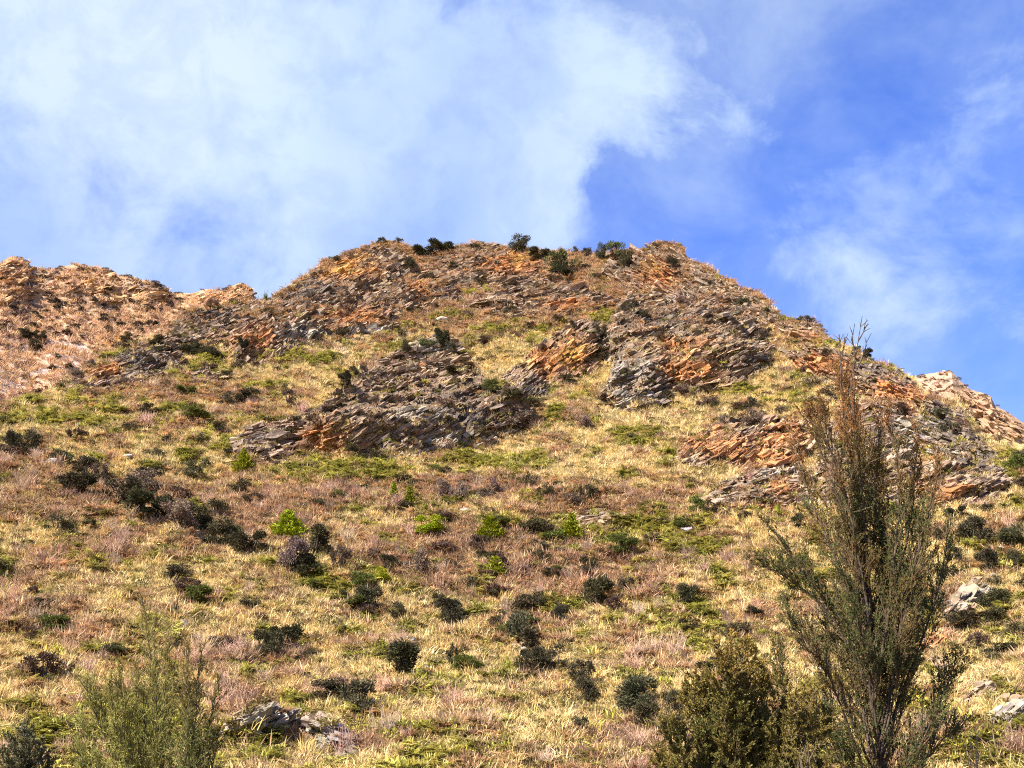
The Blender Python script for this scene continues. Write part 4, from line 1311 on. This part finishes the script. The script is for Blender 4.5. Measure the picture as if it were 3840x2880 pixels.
def clump(seed):
    r = np.random.default_rng(seed); n = 110
    q = unit(r.normal(size=(n, 3))) * np.array([.34, .34, .26]) * r.uniform(.6, 1.05, (n, 1)); q[:, 2] = np.abs(q[:, 2])
    v, f = leaf_quads(q, unit(q) + r.normal(0, .6, (n, 3)) + np.array([0, 0, .3]), r.uniform(.10, .19, n), r.uniform(.05, .09, n), r)
    return shaded(mesh_from('clump', v, f), n, 4, r, .5, 1.5, .1)


def scatter(name, P, rot, scl, vi, tint, protos):
    me = bpy.data.meshes.new(name)
    me.vertices.add(len(P)); me.vertices.foreach_set('co', P.astype(np.float32).ravel())
    for an, ty, val in (('rot', 'FLOAT_VECTOR', rot), ('scl', 'FLOAT_VECTOR', scl)):
        a = me.attributes.new(an, ty, 'POINT'); a.data.foreach_set('vector', val.astype(np.float32).ravel())
    a = me.attributes.new('vi', 'INT', 'POINT'); a.data.foreach_set('value', vi.astype(np.int32))
    a = me.attributes.new('tint', 'FLOAT_COLOR', 'POINT'); c = np.ones((len(P), 4), np.float32); c[:, :3] = tint; a.data.foreach_set('color', c.ravel())
    cl = bpy.data.collections.new(name + '_shapes')
    for q in protos:
        if not q.materials: q.materials.append(M_TUFT)
        cl.objects.link(bpy.data.objects.new(name + '_shape', q))
    ng = bpy.data.node_groups.new(name, 'GeometryNodeTree')
    ng.interface.new_socket('Geometry', in_out='INPUT', socket_type='NodeSocketGeometry')
    ng.interface.new_socket('Geometry', in_out='OUTPUT', socket_type='NodeSocketGeometry')
    N = ng.nodes; Lk = ng.links
    gi, go = N.new('NodeGroupInput'), N.new('NodeGroupOutput')
    ip = N.new('GeometryNodeInstanceOnPoints'); ci = N.new('GeometryNodeCollectionInfo')
    ci.inputs['Collection'].default_value = cl; ci.inputs['Separate Children'].default_value = True; ci.inputs['Reset Children'].default_value = True
    ip.inputs['Pick Instance'].default_value = True
    def na(nm, ty):
        x = N.new('GeometryNodeInputNamedAttribute'); x.data_type = ty; x.inputs['Name'].default_value = nm; return x.outputs[0]
    er = N.new('FunctionNodeEulerToRotation')
    Lk.new(na('rot', 'FLOAT_VECTOR'), er.inputs[0])
    m2p = N.new('GeometryNodeMeshToPoints')
    Lk.new(gi.outputs[0], m2p.inputs[0]); Lk.new(m2p.outputs[0], ip.inputs['Points'])
    Lk.new(ci.outputs[0], ip.inputs['Instance']); Lk.new(na('vi', 'INT'), ip.inputs['Instance Index'])
    Lk.new(er.outputs[0], ip.inputs['Rotation']); Lk.new(na('scl', 'FLOAT_VECTOR'), ip.inputs['Scale'])
    Lk.new(ip.outputs[0], go.inputs[0])
    o = link(name, me)
    md = o.modifiers.new('scatter', 'NODES'); md.node_group = ng
    tag(o, kind='stuff')
    return o


def cover(name, idx, n, protos, size, cols, seed, rockcut=.85, gate=None, flat=1.0):
    r = np.random.default_rng(seed)
    def wf(u, v, rk):
        c = cover_weights(u, v)
        x = sum(c[:, i] for i in idx)
        x = x ** 1.3 * (1 - rockcut * rk)
        return x if gate is None else x * gate(u, v)
    P, U, V = scatter_cells(n, wf, r)
    s = r.uniform(*size, n) * (1 + .15 * r.normal(size=n)).clip(.6, 1.5)
    rot = np.stack([r.normal(0, .14, n) - .05, r.normal(0, .14, n), r.uniform(0, 6.283, n)], -1)
    a = fbm(U / 30, V / 20, oct=3, seed=seed + 3)
    k = np.clip(.5 + a * 1.2 + r.normal(0, .28, n), 0, 1)[:, None]
    tint = np.array(cols[0]) * (1 - k) + np.array(cols[1]) * k
    x = r.random(n)[:, None]
    if len(cols) > 2: tint = np.where(x < .14, np.array(cols[2]), tint)
    tint = tint * r.uniform(.55, 1.35, (n, 1))
    sc = np.stack([s * r.uniform(.8, 1.3, n), s * r.uniform(.8, 1.3, n), s * flat * r.uniform(.7, 1.15, n)], -1)
    return scatter(name, P, rot, sc, r.integers(0, len(protos), n), tint, protos)


cover('dry_grass', (0, 1), 68000, [tuft(500 + i, 26, (.28, .33, .38, .42, .48, .66)[i], (.20, .3, .16, .25, .35, .15)[i], .027, (.9, 1.1, .7, .8, 1.2, .6)[i]) for i in range(6)], (.75, 1.5), ((.70, .50, .185), (.72, .56, .27), (.50, .42, .13)), 61, .94)
cover('short_grass', (1, 0, 4), 34000, [tuft(520 + i, 22, .36, .26, .035, 1.1, .4) for i in range(5)], (.8, 1.6), ((.70, .55, .31), (.66, .47, .21), (.46, .38, .12)), 62, .95)
cover('green_fern', (2,), 15000, [fern(540 + i) for i in range(4)] + [clump(550 + i) for i in range(3)], (.8, 1.5), ((.28, .26, .045), (.42, .36, .08), (.19, .18, .04)), 63, .95, None, 1.25)
cover('brown_bracken', (3, 4), 22000, [fern(560 + i) for i in range(4)] + [clump(570 + i) for i in range(2)], (.7, 1.35), ((.40, .22, .09), (.54, .32, .15), (.20, .14, .06)), 64, .86)
cover('heath', (4, 3), 12000, [heath(580 + i) for i in range(5)], (.9, 1.7), ((.42, .26, .155), (.54, .36, .21), (.26, .155, .10)), 65, .86)
cover('low_scrub', (2, 3, 4, 0), 13000, [clump(590 + i) for i in range(5)], (.5, 1.6), ((.12, .095, .035), (.26, .21, .06), (.21, .12, .07)), 66, .75, None, .8)


def far_cover(name, G, n, protos, size, cols, seed, wf):
    HVf, u, v, vis, rm = G[:5]
    r = np.random.default_rng(seed)
    ok = vis[:-1, :-1] & (u[:-1, :-1] > -60) & (u[:-1, :-1] < 2280) & (v[:-1, :-1] > 530) & (v[:-1, :-1] < 1080)
    wts = np.where(ok, wf(u[:-1, :-1], v[:-1, :-1], rm[:-1, :-1]), 0).ravel()
    pick = r.choice(len(wts), n, p=wts / wts.sum()); a, b = np.unravel_index(pick, ok.shape)
    s, t_ = r.random(n)[:, None], r.random(n)[:, None]
    P = HVf[a, b] * (1 - s) * (1 - t_) + HVf[a + 1, b] * s * (1 - t_) + HVf[a, b + 1] * (1 - s) * t_ + HVf[a + 1, b + 1] * s * t_
    sz = r.uniform(*size, n); k = r.random((n, 1))
    tint = (np.array(cols[0]) * (1 - k) + np.array(cols[1]) * k) * r.uniform(.75, 1.25, (n, 1))
    scatter(name, P, np.stack([r.normal(0, .15, n), r.normal(0, .15, n), r.uniform(0, 6.28, n)], -1), np.stack([sz * 1.3, sz * 1.3, sz * .9], -1), r.integers(0, len(protos), n), tint, protos)


far_cover('far_scrub', FL, 1500, [clump(600 + i) for i in range(4)], (1.2, 2.8), ((.10, .062, .04), (.22, .13, .08)), 71, lambda u, v, rm: .4 + rm * .5 + .8 * sstep(np.abs(v - 690), 50, 10))
far_cover('far_tussock', FL, 7000, [tuft(620 + i, 26, .62, .25, .05, .8) for i in range(4)], (1.6, 3.2), ((.56, .36, .24), (.60, .39, .18)), 72, lambda u, v, rm: 1 - .7 * rm)
far_cover('far_scrub', FR, 350, [clump(640 + i) for i in range(3)], (1.0, 2.2), ((.10, .075, .04), (.2, .14, .07)), 73, lambda u, v, rm: .4 + 0 * rm)

frng = np.random.default_rng(15)
FU, FV = FL[1], FL[2]
okf = FL[3] & (FU > -20) & (FU < 430) & (FV > 585) & (FV < 860)
pf = np.flatnonzero(okf.ravel()); wf_ = (.3 + np.exp(-((FV.ravel()[pf] - 700) / 55) ** 2)) * np.exp(1.5 * vnoise(FU.ravel()[pf] / 40, FV.ravel()[pf] / 18, None, 77))
for k in frng.choice(pf, 120, replace=False, p=wf_ / wf_.sum()):
    p = FL[0].reshape(-1, 3)[k]; s = frng.uniform(.8, 2.4)
    put_plant('ffkb'[int(frng.integers(4))], p - np.array([0, 0, .2]), s * 1.2, s * .75, 'tiny dark shrub dotted over the far left ridge, one of many alike', 'small shrubs of the far left ridge', frng, (.060, .046, .030))
for (l, r_, tp, bs, lab) in ((43, 68, 715, 736, 'left dark bush of the pair low on the far left ridge'), (68, 92, 716, 738, 'right dark bush of the pair low on the far left ridge'), (66, 90, 736, 760, 'reddish dark bush under the pair low on the far left ridge')):
    p = hit_far(FL, (l + r_) / 2, bs - 2)
    if p is None: continue
    d = float(np.linalg.norm(p)) * PXM
    put_plant('k', p - np.array([0, 0, .2]), (r_ - l) * d, (bs - tp) * d, lab, 'larger shrubs of the far left ridge', frng)


# ------------------------------------------------------------------ the trees and bushes close to the viewer
def at(u, v, y):
    x, yy, z = ray(u, v)
    return np.array([x / yy * y, y, EYE + z / yy * y])


def curve(pts, n):
    p = np.asarray(pts, float)
    p = np.concatenate([[2 * p[0] - p[1]], p, [2 * p[-1] - p[-2]]])
    out = []
    segs = len(p) - 3
    for s in np.linspace(0, segs - 1e-6, n):
        i = int(s); t = s - i
        a, b, c, d = p[i:i + 4]
        out.append(.5 * ((2 * b) + (c - a) * t + (2 * a - 5 * b + 4 * c - d) * t * t + (3 * b - a - 3 * c + d) * t ** 3))
    return np.array(out)


def fore_tree(name, label, cat, depth, base, leaders, seed, gap=.085, blen=(.25, .75), ang=(.35, .75), rad=.035, leafL=(.025, .05), leafW=.010, per=9, spread=.9, low=(.05, .058, .018), high=(.14, .075, .028), vlow=1250, vhigh=850, bare=.06, start=.12, sub=4, upb=.35, twig=(.10, .075, .05)):
    r = np.random.default_rng(seed)
    b0 = at(base[0], base[1], depth); b0[2] = min(b0[2], 0) - .05
    root = thing(name, label, cat, b0)
    limbs = []; twigs = []; LP = []; LD = []; LT = []
    for li, L in enumerate(leaders):
        dy = r.uniform(-spread, spread)
        pts = [at(u, v, depth + dy * (i / max(1, len(L) - 1))) for i, (u, v) in enumerate(L)]
        ln = sum(np.linalg.norm(pts[i + 1] - pts[i]) for i in range(len(pts) - 1))
        n = max(8, int(ln / .12))
        c = curve(pts, n) + np.cumsum(r.normal(0, .008, (n, 3)), 0)
        r0 = rad * (ln / 6.0) ** .7
        limbs.append((c, np.linspace(r0, .004, n)))
        nb = int(ln * (1 - start) / gap)
        for k in range(nb):
            f = start + (1 - start) * (k + r.random()) / nb
            i = min(int(f * (n - 1)), n - 2)
            o = c[i] + (c[i + 1] - c[i]) * r.random(); d = unit(c[i + 1] - c[i])
            side = unit(np.cross(d, r.normal(size=3)))
            a = r.uniform(*ang)
            bd = unit(d * math.cos(a) + side * math.sin(a) + np.array([0, 0, upb * .3]))
            bl = r.uniform(*blen) * (1.0 - .72 * f ** 1.5)
            m1_ = o + bd * bl * .5 + r.normal(0, .015, 3); e = o + unit(bd + np.array([0, 0, upb])) * bl
            twigs.append((np.array([o, m1_, e]), np.array([.007, .005, .0025])))
            ns = max(2, int(sub * bl / .45 + .5))
            segs = [(o + (m1_ - o) * .5, m1_, e)]
            for q in range(ns):
                g = r.uniform(.25, .95); so = o + (m1_ - o) * min(1, 2 * g) + (e - m1_) * max(0, 2 * g - 1)
                sd = unit(unit(e - o) + r.normal(0, .42, 3) + np.array([0, 0, upb * .5])); sl = bl * r.uniform(.25, .55)
                se = so + sd * sl; sm = so + sd * sl * .5 + r.normal(0, .01, 3)
                twigs.append((np.array([so, sm, se]), np.array([.004, .003, .0018])))
                segs.append((so, sm, se))
            dead = r.random() < bare
            if dead: continue
            for (so, sm, se) in segs:
                m_ = max(3, int(per * np.linalg.norm(se - so) / .15))
                t_ = r.random((m_, 1)) ** .8
                q = so + (se - so) * t_ + r.normal(0, .006, (m_, 3))
                LP.append(q); LD.append(unit(se - so) + r.normal(0, .55, (m_, 3)))
                _, vv = project(q[:, 0], q[:, 1], q[:, 2])
                LT.append(vv)
    P = np.concatenate(LP); Dd = np.concatenate(LD); vv = np.concatenate(LT)
    n = len(P)
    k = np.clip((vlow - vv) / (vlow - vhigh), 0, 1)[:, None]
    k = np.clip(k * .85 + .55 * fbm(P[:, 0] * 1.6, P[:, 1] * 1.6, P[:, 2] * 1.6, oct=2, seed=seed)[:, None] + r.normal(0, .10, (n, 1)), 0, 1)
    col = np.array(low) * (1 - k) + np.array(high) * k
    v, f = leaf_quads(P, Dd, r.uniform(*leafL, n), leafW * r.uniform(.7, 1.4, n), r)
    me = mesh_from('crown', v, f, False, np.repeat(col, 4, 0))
    shaded(me, n, 4, r, .6, 1.45, .1)
    link('crown', me, M_FORE, root).location = -b0
    for i, lb in enumerate(limbs):
        tv, tf = tubes([lb], 6); nm = 'trunk' if i == 0 else 'limb'
        link(nm, mesh_from(nm, tv, tf, True), M_BARK, root).location = -b0
    tv, tf = tubes(twigs, 3); me = mesh_from('twigs', tv, tf, False, np.array(twig) * r.uniform(.7, 1.3, (len(tv), 1))); flat_shade(me); link('twigs', me, M_FORE, root).location = -b0
    print(name, 'leaves', n, 'twigs', len(twigs))
    return root


fore_tree('tall_tree', 'tall wispy olive and brown tree with bare tips against the sky, near the right', 'tree', 20.0, (1900, 1941), [
    [(1903, 1941), (1900, 1650), (1880, 1350), (1840, 1050), (1808, 880), (1802, 785)],
    [(1880, 1350), (1862, 1120), (1840, 920), (1826, 800)],
    [(1890, 1500), (1925, 1250), (1942, 1030), (1922, 868)],
    [(1900, 1600), (1955, 1330), (2000, 1130), (2035, 985)],
    [(1890, 1560), (1858, 1406), (1745, 1250), (1655, 1125)],
    [(1885, 1500), (1790, 1316), (1710, 1250), (1650, 1215)],
    [(1900, 1700), (1800, 1440), (1740, 1370), (1690, 1300)],
    [(1880, 1400), (1845, 1180), (1775, 980), (1738, 880)],
    [(1885, 1420), (1810, 1200), (1740, 1030), (1708, 905)],
    [(1905, 1640), (1985, 1420), (2030, 1260), (2050, 1130)],
    [(1905, 1760), (2010, 1560), (2050, 1480), (2070, 1420)],
    [(1908, 1360), (1960, 1170), (1978, 1040), (1985, 930)],
    [(1890, 1800), (1790, 1600), (1700, 1500), (1680, 1400)],
    [(1895, 1800), (1980, 1660), (2040, 1600), (2075, 1570)],
    [(1890, 1750), (1830, 1560), (1790, 1460), (1760, 1400)],
    [(1898, 1500), (1905, 1280), (1895, 1120), (1885, 960)],
    [(1900, 1720), (1940, 1500), (1975, 1360), (2010, 1210)],
    [(1890, 1680), (1850, 1500), (1830, 1380), (1790, 1260)],
    [(1902, 1700), (1915, 1480), (1925, 1380), (1950, 1260)],
    [(1895, 1850), (1850, 1680), (1800, 1600), (1770, 1540)],
    [(1900, 1850), (1960, 1720), (1990, 1620), (2030, 1530)],
    [(1895, 1850), (1900, 1700), (1890, 1600), (1880, 1500)],
    [(1880, 1380), (1840, 1150), (1795, 980), (1768, 860)], [(1885, 1350), (1870, 1120), (1862, 960), (1856, 850)], [(1895, 1400), (1905, 1180), (1905, 1020), (1898, 905)],
    [(1885, 1500), (1870, 1330), (1850, 1200), (1822, 1080)], [(1905, 1560), (1935, 1400), (1960, 1280), (1990, 1150)], [(1895, 1600), (1880, 1460), (1850, 1340), (1800, 1210)],
    [(1900, 1640), (1930, 1500), (1950, 1420), (1985, 1320)], [(1892, 1640), (1865, 1530), (1830, 1440), (1780, 1350)],
], 901, gap=.064, blen=(.35, 1.0), ang=(.25, .6), per=10, leafL=(.025, .055), leafW=.015, spread=1.3, bare=.12, sub=6, low=(.070, .084, .025), high=(.29, .125, .040), twig=(.13, .085, .05), vlow=1150)

fore_tree('bushy_tree', 'bushy olive and bronze tree filling the bottom right beside the tall tree', 'tree', 17.0, (1600, 2080), [
    [(1600, 2080), (1560, 1800), (1480, 1640), (1448, 1560)], [(1600, 2080), (1570, 1760), (1510, 1580), (1480, 1500)], [(1600, 2080), (1580, 1740), (1540, 1550), (1512, 1470)],
    [(1600, 2080), (1590, 1700), (1565, 1520), (1545, 1398)], [(1600, 2080), (1600, 1700), (1590, 1520), (1582, 1392)], [(1600, 2080), (1610, 1720), (1612, 1540), (1606, 1402)],
    [(1600, 2080), (1620, 1740), (1632, 1560), (1645, 1425)], [(1600, 2080), (1630, 1760), (1660, 1600), (1690, 1470)], [(1600, 2080), (1640, 1780), (1690, 1620), (1725, 1510)],
    [(1600, 2080), (1650, 1800), (1710, 1680), (1755, 1570)], [(1600, 2080), (1540, 1820), (1460, 1700), (1430, 1625)], [(1600, 2080), (1570, 1800), (1530, 1660), (1500, 1580)],
    [(1600, 2080), (1600, 1800), (1590, 1660), (1570, 1540)], [(1600, 2080), (1620, 1800), (1640, 1660), (1655, 1560)], [(1600, 2080), (1640, 1820), (1680, 1720), (1700, 1620)],
    [(1600, 2080), (1560, 1840), (1500, 1740), (1470, 1660)], [(1600, 2080), (1610, 1820), (1620, 1720), (1610, 1620)], [(1600, 2080), (1660, 1850), (1730, 1740), (1780, 1660)],
    [(1600, 2080), (1580, 1850), (1550, 1740), (1530, 1660)], [(1600, 2080), (1650, 1800), (1720, 1620), (1752, 1490)], [(1600, 2080), (1660, 1800), (1745, 1640), (1785, 1540)], [(1600, 2080), (1670, 1850), (1760, 1740), (1800, 1640)], [(1600, 2080), (1590, 1780), (1560, 1600), (1556, 1480)], [(1600, 2080), (1650, 1840), (1720, 1740), (1740, 1640)], [(1600, 2080), (1650, 1840), (1660, 1740), (1680, 1680)],
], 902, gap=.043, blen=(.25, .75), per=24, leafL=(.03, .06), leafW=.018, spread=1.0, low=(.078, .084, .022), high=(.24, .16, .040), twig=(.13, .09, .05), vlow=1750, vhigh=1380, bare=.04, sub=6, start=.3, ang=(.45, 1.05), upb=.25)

fore_tree('broom_shrub', 'wispy yellow-olive broom with tall thin tips at the bottom left', 'shrub', 15.0, (320, 2100), [
    [(320, 2100), (335, 1750), (322, 1500), (296, 1300)], [(322, 2100), (342, 1720), (338, 1500), (322, 1330)], [(325, 2100), (350, 1700), (342, 1520), (346, 1365)],
    [(318, 2100), (280, 1760), (215, 1580), (178, 1490)], [(318, 2100), (290, 1740), (235, 1560), (208, 1475)], [(318, 2100), (295, 1720), (255, 1560), (232, 1460)], [(318, 2100), (300, 1720), (275, 1550), (262, 1445)],
    [(318, 2100), (305, 1720), (292, 1560), (285, 1430)], [(318, 2100), (270, 1800), (195, 1640), (160, 1560)], [(318, 2100), (265, 1820), (195, 1700), (165, 1630)], [(320, 2100), (310, 1740), (310, 1600), (312, 1480)],
    [(318, 2100), (280, 1820), (230, 1700), (205, 1600)], [(320, 2100), (300, 1800), (270, 1660), (250, 1560)], [(322, 2100), (330, 1800), (330, 1680), (335, 1560)],
], 903, gap=.045, blen=(.2, .58), upb=.2, ang=(.25, .6), per=11, leafL=(.04, .09), leafW=.007, rad=.012, spread=.6, low=(.27, .26, .065), high=(.30, .19, .07), twig=(.20, .175, .06), vlow=1560, vhigh=1320, bare=.05, sub=4, start=.25)
fore_tree('broom_shrub', 'darker green broom stem standing at the right side of the yellow-olive broom', 'shrub', 14.4, (400, 2120), [
    [(400, 2120), (405, 1760), (412, 1560), (418, 1392)], [(400, 2120), (404, 1740), (404, 1560), (400, 1402)], [(400, 2120), (410, 1760), (428, 1560), (442, 1400)],
    [(402, 2120), (420, 1760), (445, 1600), (458, 1488)], [(402, 2120), (425, 1800), (450, 1660), (466, 1570)], [(400, 2120), (408, 1780), (415, 1640), (412, 1500)],
    [(398, 2120), (380, 1820), (368, 1700), (358, 1610)], [(402, 2120), (420, 1830), (430, 1720), (436, 1600)],
], 904, gap=.045, blen=(.16, .44), upb=.2, ang=(.25, .6), per=12, leafL=(.03, .08), leafW=.008, rad=.013, spread=.3, low=(.15, .15, .04), high=(.25, .16, .05), twig=(.13, .11, .05), vlow=1560, vhigh=1370, bare=.05, sub=4, start=.25)
fore_tree('grey_bush', 'rounded grey-green bush cut by the bottom left corner', 'shrub', 30.0, (50, 1880), [
    [(50, 1880), (30, 1700), (5, 1620)], [(50, 1880), (40, 1680), (25, 1590)], [(50, 1880), (50, 1680), (45, 1570)], [(50, 1880), (62, 1680), (68, 1575)], [(50, 1880), (74, 1690), (88, 1605)], [(50, 1880), (85, 1740), (108, 1650)],
    [(50, 1880), (10, 1740), (-30, 1640)], [(50, 1880), (0, 1760), (-45, 1700)], [(50, 1880), (55, 1740), (55, 1640)], [(50, 1880), (30, 1750), (15, 1670)], [(50, 1880), (75, 1760), (80, 1670)],
], 905, gap=.07, blen=(.35, .8), ang=(.5, 1.1), per=10, leafL=(.05, .09), leafW=.04, rad=.03, spread=1.0, low=(.085, .080, .036), high=(.13, .12, .055), vlow=1700, vhigh=1550, bare=.02, sub=4, start=.3)

brng = np.random.default_rng(9)
for (u, v, y, s, lab) in ((1735, 1745, 15.0, 1.15, 'thin leafless twigs sticking up in front of the bushy tree'), (2105, 1690, 22.0, 1.5, 'thin brown leafless shrub at the right foot of the tall tree')):
    b = at(u, v, y); gz = float(base_profile(y)); b[2] -= .1
    root = thing('bare_shrub', lab, 'shrub', b, 'leafless twig shrubs near the viewer')
    root.scale = (s * .9, s * .9, s); root.rotation_euler = (0, 0, brng.uniform(0, 6))
    o = link('twigs', bare_proto(430 + int(u) % 7, 7, 3, .5, .006), M_TWIG, root); o.color = (.20, .145, .10, 1)

# the bare tip twigs of the tall tree stand above its leaves, against the sky
tall = next(o for o in SC.objects if o.name == 'tall_tree')
tw = []
for L in ([(1835, 860), (1848, 770), (1862, 688)], [(1848, 770), (1842, 735), (1845, 705)], [(1855, 735), (1866, 715), (1868, 700)], [(1818, 850), (1815, 770), (1812, 722)], [(1815, 790), (1822, 750), (1826, 728)], [(1850, 800), (1866, 765), (1872, 735)]):
    c = curve([at(u, v, 20.0) for u, v in L], 10); tw.append((c, np.linspace(.012, .004, 10)))
    for k in range(7):
        i = int(brng.integers(3, 9)); d = unit(c[i] - c[i - 1]) + brng.normal(0, .35, 3)
        tw.append((np.array([c[i], c[i] + unit(d) * brng.uniform(.08, .2)]), np.array([.006, .004])))
tv, tf = tubes(tw, 4)
link('bare_twigs', mesh_from('bare_twigs', tv, tf), M_BARK, tall).location = -tall.location
